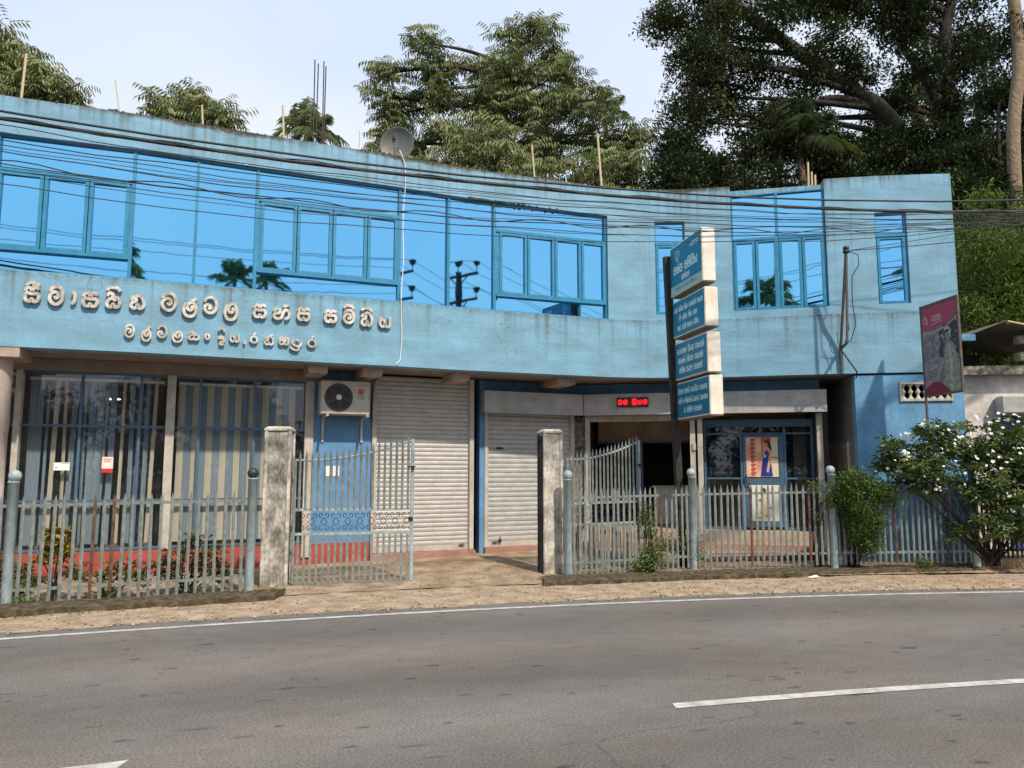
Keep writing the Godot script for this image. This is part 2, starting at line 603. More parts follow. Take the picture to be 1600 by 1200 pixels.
	tri(mat("white_frame", L(0.58, 0.55, 0.50), 0.6), Vector3(0.7, 0.4, 0.7), dusty)
	tri(mat("column", L(0.62, 0.54, 0.50), 0.75), Vector3(0.5, 0.3, 0.5), dusty)
	tri(mat("red_base", L(0.42, 0.085, 0.065), 0.75), Vector3(0.6, 0.6, 0.6), dusty, rough, 0.4)
	tri(mat("pink_step", L(0.42, 0.235, 0.19), 0.8), Vector3(0.6, 0.6, 0.6), dusty)
	tri(mat("beige_step", L(0.52, 0.42, 0.31), 0.7), Vector3(0.8, 0.8, 0.8), dusty)
	var pane := mat("window_glass", Color(0.25, 0.32, 0.36, 0.05), 0.02)
	pane.transparency = BaseMaterial3D.TRANSPARENCY_ALPHA
	tri(mat("shop_frame", L(0.075, 0.16, 0.27), 0.45), Vector3(1, 0.6, 1), grain)
	mat("cream_cloth", L(0.50, 0.465, 0.37), 0.95)
	mat("blue_cloth", L(0.19, 0.26, 0.315), 0.95)
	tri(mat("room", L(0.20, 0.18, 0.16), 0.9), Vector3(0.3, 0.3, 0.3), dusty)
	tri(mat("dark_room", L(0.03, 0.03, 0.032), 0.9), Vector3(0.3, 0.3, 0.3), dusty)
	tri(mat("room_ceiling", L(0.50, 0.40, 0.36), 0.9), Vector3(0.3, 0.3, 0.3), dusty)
	tri(mat("slat_metal", L(0.58, 0.565, 0.54), 0.5, 0.15), Vector3(0.6, 1.3, 0.6), grain)
	tri(mat("slat_metal_grey", L(0.55, 0.55, 0.54), 0.45, 0.15), Vector3(0.6, 1.3, 0.6), grain)
	tri(mat("aluminium", L(0.50, 0.49, 0.475), 0.42, 0.2), Vector3(0.5, 0.5, 0.5), grain)
	tri(mat("dark_tile", L(0.28, 0.25, 0.23), 0.35), Vector3(1, 1, 1), grain)
	tri(mat("brown_tile", L(0.56, 0.45, 0.39), 0.4), Vector3(2, 2, 2), dusty)
	tri(mat("old_brick", L(0.21, 0.085, 0.065), 0.9), Vector3(1, 1, 1), dusty)
	mat("black_plastic", L(0.012, 0.012, 0.013), 0.5)
	mat("cable_black", L(0.018, 0.018, 0.02), 0.6)
	mat("white_plastic", L(0.66, 0.65, 0.60), 0.45)
	tri(mat("cream_metal", L(0.60, 0.55, 0.47), 0.5), Vector3(1, 1, 1), grain)
	mat("grille", L(0.10, 0.095, 0.085), 0.6)
	mat("logo_red", L(0.48, 0.05, 0.08), 0.5)
	mat("grey_print", L(0.2, 0.2, 0.2), 0.6)
	tri(mat("letter_metal", L(0.88, 0.84, 0.77), 0.36, 0.25), Vector3(1.1, 1.1, 1.1), mottle(256, 41, 0.02, 0.05, Color(0.62, 0.60, 0.57), Color(1, 1, 1), 0.1))
	# iron of the fence: pale grey-green paint with rust
	tri(mat("fence_paint", L(0.255, 0.305, 0.31), 0.6), Vector3(1.2, 0.8, 1.2), mottle(512, 61, 0.02, 0.09, Color(0.70, 0.66, 0.60), Color(1, 1, 1), 0.08))
	tri(mat("rusted_paint", L(0.20, 0.13, 0.09), 0.85), Vector3(1.2, 0.8, 1.2), mottle(256, 161, 0.03, 0.09, Color(0.5, 0.42, 0.36), Color(1, 1, 1), 0.1))
	tri(mat("post_paint", L(0.40, 0.52, 0.58), 0.5), Vector3(0.9, 0.6, 0.9), mottle(512, 62, 0.016, 0.09, Color(0.70, 0.68, 0.64), Color(1, 1, 1), 0.06))
	tri(mat("dull_iron", L(0.045, 0.055, 0.06), 0.5, 0.3), Vector3(2, 2, 2), dusty)
	# concrete of the gate pillars: grey, blotched white and black
	tri(mat("pillar_concrete", L(0.66, 0.64, 0.60), 0.95), Vector3(0.55, 0.35, 0.55), mottle(512, 71, 0.016, 0.07, Color(0.42, 0.41, 0.39), Color(1, 0.99, 0.96), 0.12), bump(256, 72, 0.05), 1.2)
	tri(mat("pillar_white", L(0.80, 0.78, 0.74), 0.9), Vector3(0.55, 0.35, 0.55), mottle(512, 73, 0.016, 0.07, Color(0.46, 0.44, 0.40), Color(1, 0.99, 0.97), 0.1), bump(256, 74, 0.05), 0.8)
	tri(mat("pillar_dark", L(0.085, 0.08, 0.075), 0.95), Vector3(0.55, 0.35, 0.55), mottle(256, 171, 0.016, 0.07, Color(0.3, 0.3, 0.3), Color(1, 1, 1), 0.12))  # near-black tone for the left side of the white pillar
	tri(mat("kerb_concrete", L(0.155, 0.125, 0.09), 0.95), Vector3(0.7, 0.7, 0.7), mottle(512, 75, 0.02, 0.08, Color(0.35, 0.36, 0.28), Color(1, 0.97, 0.92), 0.15), bump(256, 76, 0.06), 1.5)
	tri(mat("kerb_pale", L(0.34, 0.26, 0.16), 0.95), Vector3(0.7, 0.7, 0.7), dusty, bump(256, 77, 0.06), 1.0)
	tri(mat("neighbour_wall", L(0.74, 0.69, 0.65), 0.85), Vector3(0.4, 0.3, 0.4), dusty)
	tri(mat("old_concrete", L(0.42, 0.39, 0.33), 0.95), Vector3(0.8, 0.8, 0.8), mottle(512, 78, 0.02, 0.08, Color(0.32, 0.31, 0.27), Color(1, 1, 1), 0.1), rough, 0.8)
	tri(mat("blue_shutter", L(0.05, 0.09, 0.30), 0.5), Vector3(1, 1, 1), grain)
	tri(mat("rust_roof", L(0.13, 0.11, 0.095), 0.8), Vector3(0.8, 0.8, 0.8), dusty)
	tri(mat("block_wall", L(0.46, 0.43, 0.36), 0.95), Vector3(1, 1, 1), dusty, rough, 0.8)
	tri(mat("sign_white", L(0.80, 0.78, 0.73), 0.6), Vector3(0.9, 0.5, 0.9), mottle(256, 81, 0.02, 0.07, Color(0.89, 0.86, 0.80), Color(1, 1, 1), 0.04))
	tri(mat("sign_under", L(0.20, 0.16, 0.13), 0.8), Vector3(0.9, 0.5, 0.9), dusty)
	tri(mat("rusty_pole", L(0.040, 0.036, 0.034), 0.7), Vector3(1, 1, 1), mottle(256, 82, 0.03, 0.08, Color(0.5, 0.45, 0.42), Color(1, 1, 1), 0.1))
	tri(mat("steel_pipe", L(0.17, 0.14, 0.12), 0.5, 0.4), Vector3(1.5, 1.5, 1.5), dusty)
	mat("bamboo", L(0.55, 0.44, 0.28), 0.8)
	mat("rebar", L(0.06, 0.045, 0.038), 0.8)
	tri(mat("dish_grey", L(0.16, 0.17, 0.165), 0.55), Vector3(1, 1, 1), grain)
	tri(mat("bark_dark", L(0.030, 0.025, 0.020), 0.95), Vector3(0.8, 0.3, 0.8), dusty, rough, 3.0)
	tri(mat("bark_tan", L(0.30, 0.22, 0.15), 0.95), Vector3(0.8, 0.5, 0.8), dusty, rough, 3.0)
	mat("paper_white", L(0.78, 0.78, 0.76), 0.8)
	tri(mat("pole_wood", L(0.05, 0.045, 0.04), 0.9), Vector3(1, 1, 1), dusty)
	leaf_mat("leaf_mid", L(0.175, 0.20, 0.088))
	leaf_mat("leaf_dark", L(0.042, 0.056, 0.024))
	leaf_mat("leaf_grey", L(0.105, 0.118, 0.062))
	leaf_mat("leaf_bright", L(0.125, 0.17, 0.036))
	leaf_mat("leaf_bush", L(0.085, 0.135, 0.032))
	leaf_mat("leaf_glossy", L(0.115, 0.16, 0.055))
	leaf_mat("leaf_palm", L(0.12, 0.145, 0.07))
	leaf_mat("leaf_dark_palm", L(0.028, 0.038, 0.018))
	mat("petal_plain", L(0.80, 0.80, 0.74), 0.7)
	leaf_mat("leaf_croton", L(0.30, 0.24, 0.03))
	leaf_mat("petal", L(0.80, 0.80, 0.74))
	leaf_mat("dry_leaf", L(0.20, 0.13, 0.06))

func leaf_mat(called: String, col: Color):
	var m := mat(called, col, 0.6)
	m.metallic_specular = 0.25
	m.vertex_color_use_as_albedo = true
	m.backlight_enabled = true
	m.backlight = Color(0.45, 0.5, 0.25)

# ------------------------------------------------------------------ ground, road
func ring_sheet(r0: float, r1: float, nr: int, t0: float, t1: float, nt: int, hf: Callable) -> ArrayMesh:
	var m := MB.new()
	m.smooth(true)
	for i in nt:
		for j in nr:
			var ta := lerpf(t0, t1, float(i) / nt)
			var tb := lerpf(t0, t1, float(i + 1) / nt)
			var ra := lerpf(r0, r1, float(j) / nr)
			var rb := lerpf(r0, r1, float(j + 1) / nr)
			var q := []
			var uv := []
			for k in [[ra, ta], [rb, ta], [rb, tb], [ra, tb]]:
				q.append(polar(k[0], k[1], hf.call(k[0], k[1])))
				uv.append(Vector2((k[1] * 32.5 + 13.0) / 24.0, (k[0] - 28.8) / 7.8))
			m.quad(q[0], q[1], q[2], q[3], uv)
	return m.done()

func ground():
	var r := RandomNumberGenerator.new()
	r.seed = 77
	# asphalt: broad wear, oily spots drawn out along the lane, fine stone grain in a second layer
	var w := 1536
	var h := 512
	var a := noise_bytes(512, 51, 0.008)
	var b := noise_bytes(512, 52, 0.03)
	var out := PackedByteArray()
	out.resize(w * h * 3)
	var spots := PackedFloat32Array()
	spots.resize(w * h)
	for k in 1000:
		var cx := r.randi_range(0, w - 1)
		var cy := r.randi_range(0, h - 1)
		var big := r.randf() < 0.12
		var rx := r.randf_range(1.2, 4.5) * (2.4 if big else 1.0)
		var ry := r.randf_range(0.8, 1.7) * (1.5 if big else 1.0)
		var am := r.randf_range(0.12, 0.38)
		for y in range(int(cy - ry - 1), int(cy + ry + 2)):
			for x in range(int(cx - rx - 1), int(cx + rx + 2)):
				if x >= 0 and x < w and y >= 0 and y < h:
					var d := sqrt(pow((x - cx) / rx, 2) + pow((y - cy) / ry, 2)) + (b[(y * 7 % 512) * 512 + (x * 7) % 512] / 255.0 - 0.5) * 0.9
					if d < 1.0:
						spots[y * w + x] = maxf(spots[y * w + x], am * minf(1, (1.0 - d) * 2.5))
	for k in 3:  # cracks
		var cx := r.randf_range(0, w - 1)
		var cy := r.randf_range(0, h - 1)
		var an := r.randf_range(-0.3, 0.3) + (PI if k % 2 else 0.0)
		for j in r.randi_range(60, 240):
			an += r.randf_range(-0.25, 0.25)
			cx += cos(an)
			cy += sin(an) * 0.6
			if cx >= 0 and cx < w and cy >= 0 and cy < h:
				spots[int(cy) * w + int(cx)] = maxf(spots[int(cy) * w + int(cx)], r.randf_range(0.06, 0.2))
	for y in h:
		for x in w:
			var t := a[(y % 512) * 512 + (x / 2) % 512] / 255.0 * 0.6 + b[(y * 2 % 512) * 512 + x % 512] / 255.0 * 0.4
			var v := float(y) / h
			var lane := 0.05 * cos((v * 7.8 - 1.9) / 3.7 * TAU * 2.0)
			var k := (0.88 + (t - 0.5) * 0.22 + lane) * (1.0 - spots[y * w + x])
			var warm := (a[((y + 99) % 512) * 512 + (x + 200) % 512] / 255.0 - 0.5) * 0.04
			var i := (y * w + x) * 3
			out[i] = clampi(int((k + warm) * 255), 0, 255)
			out[i + 1] = clampi(int(k * 0.965 * 255), 0, 255)
			out[i + 2] = clampi(int((k * 0.93 - warm) * 255), 0, 255)
	var am := mat("asphalt", L(0.355, 0.34, 0.33), 0.88)
	am.albedo_texture = tex_of(w, h, out)
	var n := 512
	var sp := PackedByteArray()
	sp.resize(n * n * 3)
	var hb := PackedByteArray()
	hb.resize(n * n)
	var wv := noise_bytes(n, 53, 0.16, 2)
	for i in n * n:
		var g := wv[i] / 255.0
		var q := 0.80 + (g - 0.5) * 0.34 + (r.randf() - 0.5) * 0.16
		if r.randf() < 0.012: q += 0.35
		hb[i] = clampi(int(g * 255), 0, 255)
		for c in 3:
			sp[i * 3 + c] = clampi(int(q * 230), 0, 255)
	am.detail_enabled = true
	am.detail_blend_mode = BaseMaterial3D.BLEND_MODE_MUL
	am.detail_uv_layer = BaseMaterial3D.DETAIL_UV_2
	am.detail_albedo = tex_of(n, n, sp)
	am.uv2_triplanar = true
	am.uv2_world_triplanar = true
	am.uv2_scale = Vector3(0.55, 0.55, 0.55)
	var flat := func(_r, _t): return 0.0
	struct("road", ring_sheet(28.8, 36.5, 8, -1.35, 1.0, 160, flat), am)
	var nz := FastNoiseLite.new()
	nz.seed = 8
	nz.frequency = 0.9
	var verge_h := func(rr, t):
		var p := polar(rr, t, 0)
		var edge := 36.44 + 0.07 * nz.get_noise_2d(p.x * 0.9, 7.0) + 0.035 * nz.get_noise_2d(p.x * 5.0, 3.0)
		var e: float = clampf((rr - edge) / 0.30 + 0.36, 0, 1)
		return lerpf(-0.012, 0.012, e) + e * 0.014 * nz.get_noise_2d(p.x * 2.5, p.z * 2.5) + 0.01 * nz.get_noise_2d(p.x * 9, p.z * 9) * e + 0.006 * nz.get_noise_2d(p.x * 1.2, p.z * 1.2)
	var vm := tri(mat("verge_dirt", L(0.46, 0.365, 0.27), 0.97), Vector3(0.5, 0.5, 0.5), mottle(1024, 55, 0.006, 0.05, Color(0.70, 0.66, 0.60), Color(1, 1, 1), 0.18), bump(512, 56, 0.05), 2.0)
	struct("dirt_verge", ring_sheet(36.28, 37.75, 26, -0.75, 0.3, 420, verge_h), vm)
	var ym := tri(mat("yard_dirt", L(0.44, 0.35, 0.26), 0.97), Vector3(0.4, 0.4, 0.4), mottle(1024, 57, 0.005, 0.04, Color(0.66, 0.60, 0.52), Color(1, 1, 1), 0.14), bump(512, 58, 0.05), 1.5)
	var yard_f := func(rr, t):
		var p := polar(rr, t, 0)
		return 0.012 + yard_h(p.x, -p.z) + 0.008 * nz.get_noise_2d(p.x * 3, p.z * 3)
	struct("yard", ring_sheet(37.7, 43.0, 24, -0.75, 0.3, 160, yard_f), ym)
	var g := MB.new()
	g.quad(Vector3(-400, -0.03, -400), Vector3(400, -0.03, -400), Vector3(400, -0.03, 400), Vector3(-400, -0.03, 400))
	struct("ground", g.done(), tri(mat("ground_earth", L(0.16, 0.15, 0.08), 0.97), Vector3(0.2, 0.2, 0.2), M.yard_dirt.albedo_texture))
	# hill behind
	var hm := MB.new()
	hm.smooth(true)
	for i in 60:
		for j in 24:
			var q := []
			for k in [[0, 0], [0, 1], [1, 1], [1, 0]]:
				var x: float = -75.0 + (i + k[0]) * 2.5
				var d: float = 19.0 + (j + k[1]) * 2.5 - (2.0 if x > 8 else 0.0)
				var up := smoothstep(0, 1, (d - 18) / 45.0)
				var hh := up * (9.0 + 3.0 * clampf(x / 20.0, -1, 1)) + nz.get_noise_2d(x * 0.2, d * 0.2) * 1.2 * minf(1, up * 8) + 2.4 * smoothstep(19, 25, d)
				q.append(P(x, hh - 0.05, d))
			hm.quad(q[0], q[1], q[2], q[3])
	struct("hill", hm.done(), tri(mat("hill_green", L(0.05, 0.06, 0.025), 0.97), Vector3(0.3, 0.3, 0.3), dusty_of()))
	# painted lines
	var lm := tri(mat("road_paint", L(0.60, 0.59, 0.56), 0.7), Vector3(0.9, 0.9, 0.9), mottle(512, 59, 0.012, 0.09, Color(0.74, 0.72, 0.70), Color(1, 1, 1), 0.12))
	var line := func(r0: float, x0: float, x1: float, wd: float, nn: int) -> ArrayMesh:
		var m := MB.new()
		m.smooth(false)
		for i in nn:
			var xa := lerpf(x0, x1, float(i) / nn)
			var xb := lerpf(x0, x1, float(i + 1) / nn)
			var ja := 0.008 * nz.get_noise_1d(xa * 6)
			var jb := 0.008 * nz.get_noise_1d(xb * 6)
			m.quad(arc(r0 - wd + ja * 0.6, xa, 0.004), arc(r0 + ja, xa, 0.004), arc(r0 + jb, xb, 0.004), arc(r0 - wd + jb * 0.6, xb, 0.004))
		return m.done()
	struct("edge_line", line.call(36.2, -14.0, 16.0, 0.085, 300), lm)
	var k := 0
	for x0 in [-11.1, -5.05, 1.04, 7.1, 13.2]:
		var o := struct("centre_dash", line.call(32.50, x0, x0 + 3.05, 0.10, 30), lm)
		k += 1
	# kerbs along the fence
	var kerb := func(x0: float, x1: float, r0: float, r1: float, wd: float, hh: float, nn: int) -> ArrayMesh:
		var m := MB.new()
		var rings := []
		for i in nn + 1:
			var x := lerpf(x0, x1, float(i) / nn)
			var rr := lerpf(r0, r1, float(i) / nn) + 0.02 * nz.get_noise_1d(x * 3)
			var top := hh * (1.0 + 0.22 * nz.get_noise_1d(x * 5 + 40))
			rings.append([arc(rr, x, -0.03), arc(rr + 0.01, x, top * 0.8), arc(rr + 0.035, x, top), arc(rr + wd, x, top * 0.96), arc(rr + wd + 0.01, x, -0.03)])
		m.loft(rings, false, true)
		return m.done()
	struct("kerb", kerb.call(-9.0, -2.75, 37.2, 37.36, 0.42, 0.09, 90), M.kerb_concrete)
	struct("kerb", kerb.call(0.42, 7.0, 37.5, 37.85, 0.55, 0.075, 100), M.kerb_concrete)
	var bm := MB.new()
	for i in 3:
		var x := 7.02 + i * 1.5
		var p0 := arc(38.0, x, 0)
		var p1 := arc(38.0, x + 1.49, 0)
		var dir := (p1 - p0).normalized()
		bm.cbox((p0 + p1) / 2 + Vector3(0, 0.09, 0) + Vector3(0, 0, -0.2), Vector3(p0.distance_to(p1), 0.22, 0.4), 0.015, Basis(dir, Vector3.UP, dir.cross(Vector3.UP)))
	struct("kerb", bm.done(), M.kerb_pale)

func dusty_of() -> Texture2D:
	return M.soffit.albedo_texture

# ------------------------------------------------------------------ the blue building
func building():
	var B := thing("blue_building", "two storey blue building curving along the road with a band of mirror windows", "building", P(-1.7, 0, 12.3))
	var m := MB.new()
	# solid band under the glazing, parapet over it
	wall(m, FAC, 0.0, 13.56, 3.10, 4.11, 0.0, -0.24)
	wall(m, FAC, 0.0, 13.56, 5.95, 6.46, 0.0, -0.24)
	# plain wall right of the glazing, with the narrow window and the bay
	wall(m, FAC, 13.56, 14.41, 3.10, 6.46, 0.0, -0.24)
	wall(m, FAC, 14.41, 14.94, 3.10, 4.21, 0.0, -0.24)
	wall(m, FAC, 14.41, 14.94, 5.88, 6.46, 0.0, -0.24)
	wall(m, FAC, 14.94, 15.73, 3.10, 6.46, 0.0, -0.24)
	wall(m, FAC, 15.73, 17.27, 3.10, 4.24, 0.0, -0.24)
	wall(m, FAC, 15.73, 17.27, 6.30, 6.39, -0.05, -0.24, 6.37)
	wall(m, FAC, 17.27, 18.05, 3.10, 6.45, 0.0, -0.24)
	wall(m, FAC, 18.05, 18.55, 3.10, 4.25, 0.0, -0.24)
	wall(m, FAC, 18.05, 18.55, 5.81, 6.45, 0.0, -0.24, 6.44)
	wall(m, FAC, 18.55, 19.27, 3.10, 6.44, 0.0, -0.24, 6.42)
	part(B, "upper_wall", m.done(), M.facade_paint)
	# grime and moss along the parapet's head: short tufts
	var tuft := MB.new()
	tuft.smooth(false)
	for i in 700:
		var s := rng.randf_range(0.2, 15.7)
		var c := FAC.at(s, 6.458, -rng.randf_range(0.005, 0.22))
		var t := rng.randf_range(0.008, 0.03) * (1.6 if s < 13.5 else 1.0)
		var wd := rng.randf_range(0.008, 0.03)
		tuft.box(c + Vector3(0, t * 0.4, 0), Vector3(wd, t, wd), Basis(Vector3.UP, rng.randf() * 3))
	for i in 60:
		var s2 := 11.0 + absf(rng.randfn(0.0, 0.5))
		tuft.box(FAC.at(s2, 5.95, rng.randf_range(0.0, 0.012)), Vector3(0.03, rng.randf_range(0.01, 0.035), 0.02), Basis(Vector3.UP, rng.randf()))
	var tf := part(B, "moss", tuft.done(), mat("moss", L(0.05, 0.05, 0.035), 0.95))
	tf.set_meta("kind", "stuff")
	# rear, ends and slabs
	m = MB.new()
	wall(m, FAC, 0.0, 19.27, 0.0, 6.2, -8.0, -8.2)
	for e in [[0.0, 0.12], [19.15, 19.27]]:
		wall(m, FAC, e[0], e[1], 3.10, 6.43 if e[0] > 1 else 6.46, -0.242, -7.99)
		wall(m, FAC, e[0], e[1], 0.0, 3.08, -0.25, -7.99)
	part(B, "rear_wall", m.done(), M.blue_pier)
	m = MB.new()
	wall(m, FAC, 0.13, 19.14, 6.0, 6.12, -0.25, -7.98)
	part(B, "roof", m.done(), M.roof_slab)
	m = MB.new()
	wall(m, FAC, 0.13, 19.14, 3.103, 3.24, -0.245, -7.98)
	part(B, "soffit", m.done(), M.soffit)
	# glazing: a frame per bay, its panes under it
	window(B, 0.15, 1.5, 4.11, 5.95, [], 0, 0)
	window(B, 1.5, 3.0, 4.11, 5.95, [], 0, 0)
	window(B, 3.0, 4.46, 4.11, 5.95, [], 0, 0)
	window(B, 4.46, 6.10, 4.11, 5.95, [4.48, 5.02, 5.56, 6.06], 4.42, 5.45)
	window(B, 6.10, 6.92, 4.11, 5.95, [], 0, 0)
	window(B, 6.92, 7.74, 4.11, 5.95, [], 0, 0)
	window(B, 7.74, 9.88, 4.11, 5.95, [7.79, 8.315, 8.84, 9.37, 9.85], 4.42, 5.45)
	window(B, 9.88, 10.70, 4.11, 5.95, [], 0, 0)
	window(B, 10.70, 11.49, 4.11, 5.95, [], 0, 0)
	window(B, 11.49, 13.55, 4.11, 5.95, [11.57, 12.07, 12.57, 13.07, 13.53], 4.40, 5.45)
	window(B, 14.41, 14.94, 4.21, 5.88, [14.43, 14.92], 4.22, 5.46)
	window(B, 15.74, 16.49, 4.24, 6.30, [15.76, 16.12, 16.48], 4.25, 5.47)
	window(B, 16.49, 17.26, 4.24, 6.30, [16.51, 16.88, 17.24], 4.25, 5.47)
	window(B, 18.05, 18.55, 4.25, 5.81, [18.07, 18.53], 4.26, 5.40)
	# right-hand block under the overhang, with the baluster vent
	m = MB.new()
	wall(m, FAC, 17.61, 18.31, 0.0, 3.07, -0.03, -0.2)
	wall(m, FAC, 18.31, 19.09, 0.0, 2.63, -0.03, -0.2)
	wall(m, FAC, 18.31, 19.09, 2.94, 3.07, -0.03, -0.2)
	wall(m, FAC, 19.09, 19.268, 0.0, 3.07, -0.03, -0.2)
	part(B, "lower_pier_wall", m.done(), M.blue_pier)
	var v := MB.new()
	wall(v, FAC, 18.31, 19.09, 2.63, 2.668, 0.0, -0.12)
	wall(v, FAC, 18.31, 19.09, 2.905, 2.94, 0.0, -0.12)
	wall(v, FAC, 18.30, 18.322, 2.62, 2.95, -0.002, -0.11)
	wall(v, FAC, 19.078, 19.10, 2.62, 2.95, -0.002, -0.11)
	var vent := part(B, "baluster_vent", v.done(), M.white_frame)
	var bl := MB.new()
	bl.lathe(Vector3.ZERO, [[0.05, 0.0], [0.045, 0.012], [0.022, 0.04], [0.017, 0.065], [0.024, 0.09], [0.044, 0.118], [0.024, 0.146], [0.017, 0.172], [0.022, 0.197], [0.045, 0.225], [0.05, 0.24]], 12)
	var bmesh := bl.done()
	for k in 7:
		var o := put(vent, "baluster", bmesh, M.white_frame, Transform3D(Basis(), FAC.at(18.36 + k * 0.1135, 2.667, -0.06)))
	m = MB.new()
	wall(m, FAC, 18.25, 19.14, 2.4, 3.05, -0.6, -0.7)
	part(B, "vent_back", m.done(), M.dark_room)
	# beams under the overhang
	for s in [[8.72, 0.28], [9.55, 0.30], [11.02, 0.26], [12.9, 0.30], [14.95, 0.28]]:
		var q := MB.new()
		var bb := FAC.basis(s[0])
		var a := FAC.at(s[0], 3.04, -0.29)
		q.box(a - bb.z * 0.55, Vector3(s[1], 0.125, 1.1), bb)
		part(B, "beam", q.done(), M.beam_paint)

func window(B: Node3D, s0: float, s1: float, h0: float, h1: float, cas: Array, c0: float, c1: float):
	var f := MB.new()
	var e := 0.022
	# outer members
	wall(f, FAC, s0, s0 + e, h0, h1, -0.045, -0.13)
	wall(f, FAC, s1 - e, s1, h0, h1, -0.045, -0.13)
	wall(f, FAC, s0 + e, s1 - e, h0, h0 + 0.02, -0.047, -0.13)
	wall(f, FAC, s0 + e, s1 - e, h1 - 0.02, h1, -0.047, -0.13)
	var panes := []
	if cas.is_empty():
		panes.append([s0 + e, s1 - e, h0 + 0.02, h1 - 0.02, -0.1])
	else:
		wall(f, FAC, s0 + e, s1 - e, c1, c1 + 0.045, -0.03, -0.13)
		if c0 - h0 > 0.1:
			wall(f, FAC, s0 + e, s1 - e, c0 - 0.04, c0, -0.02, -0.13)
			panes.append([s0 + e, s1 - e, h0 + 0.02, c0 - 0.04, -0.1])
		panes.append([s0 + e, s1 - e, c1 + 0.045, h1 - 0.02, -0.1])
		if cas[0] - s0 - e > 0.003:
			wall(f, FAC, s0 + e, cas[0] + 0.007, c0, c1, -0.05, -0.13)
		if s1 - e - cas[-1] > 0.003:
			wall(f, FAC, cas[-1] - 0.007, s1 - e, c0, c1, -0.05, -0.13)
		for k in cas.size() - 1:
			var a: float = cas[k] + 0.006
			var b: float = cas[k + 1] - 0.006
			var wd := 0.045
			wall(f, FAC, a, a + wd, c0 + 0.005, c1 - 0.004, -0.035, -0.10)
			wall(f, FAC, b - wd, b, c0 + 0.005, c1 - 0.004, -0.035, -0.10)
			wall(f, FAC, a + wd, b - wd, c0 + 0.005, c0 + 0.042, -0.036, -0.10)
			wall(f, FAC, a + wd, b - wd, c1 - 0.044, c1 - 0.004, -0.036, -0.10)
			panes.append([a + wd, b - wd, c0 + 0.042, c1 - 0.044, -0.075])
	var fr := part(B, "window", f.done(), M.frame)
	for p in panes:
		var g := MB.new()
		g.smooth(false)
		var u := rng.randf_range(-0.0012, 0.0012)
		var A := FAC.at(p[0], p[3], p[4] + u)
		var C := FAC.at(p[1], p[3], p[4] - u)
		var bs := FAC.basis((p[0] + p[1]) / 2)
		var back := -bs.z * 0.006
		var dn := Vector3(0, p[2] - p[3], 0)
		g.quad(A, C, C + dn, A + dn)
		g.quad(C + back, A + back, A + back + dn, C + back + dn)
		g.quad(A + back, C + back, C, A)
		g.quad(A + dn, C + dn, C + dn + back, A + dn + back)
		g.quad(A + back, A, A + dn, A + dn + back)
		g.quad(C, C + back, C + back + dn, C + dn)
		part(fr, "pane", g.done(), M.mirror_glass)

func slat_shutter(B: Node3D, a: Vector3, b: Vector3, h0: float, h1: float, pitch: float, mt: Material, gw: float, called := "roller_shutter"):
	# a, b: feet of the curtain's ends; guides of width gw beside it
	var x := (b - a).normalized()
	var bs := Basis(x, Vector3.UP, x.cross(Vector3.UP))
	var wd := a.distance_to(b)
	var g := MB.new()
	for e in [[-gw / 2, 1], [wd + gw / 2, 1]]:
		g.cbox(Vector3(a.x, (h0 + h1) / 2, a.z) + x * e[0] + bs.z * 0.02, Vector3(gw, h1 - h0, 0.1), 0.006, bs)
	g.box(Vector3(a.x, h0 + 0.045, a.z) + x * (wd / 2), Vector3(wd - 0.01, 0.09, 0.035), bs)
	var sh := part(B, called, g.done(), M.white_frame if called == "roller_shutter" else mt)
	var s := MB.new()
	var rings := []
	for e in [0.0, 1.0]:
		var ring := []
		for q in [[0.0, -0.006], [0.004, 0.001], [pitch * 0.3, 0.0075], [pitch * 0.62, 0.008], [pitch * 0.92, 0.002], [pitch * 0.985, -0.006], [pitch * 0.5, -0.010]]:
			ring.append(Vector3(e * wd, q[0], q[1]))
		rings.append(ring)
	s.loft(rings, false, true)
	var mesh := s.done()
	var n := int((h1 - h0 - 0.09) / pitch)
	for k in n:
		var jig := rng.randf_range(-0.0025, 0.0025)
		put(sh, "slat", mesh, mt, Transform3D(bs, Vector3(a.x, h0 + 0.09 + k * pitch, a.z) + bs.z * jig))

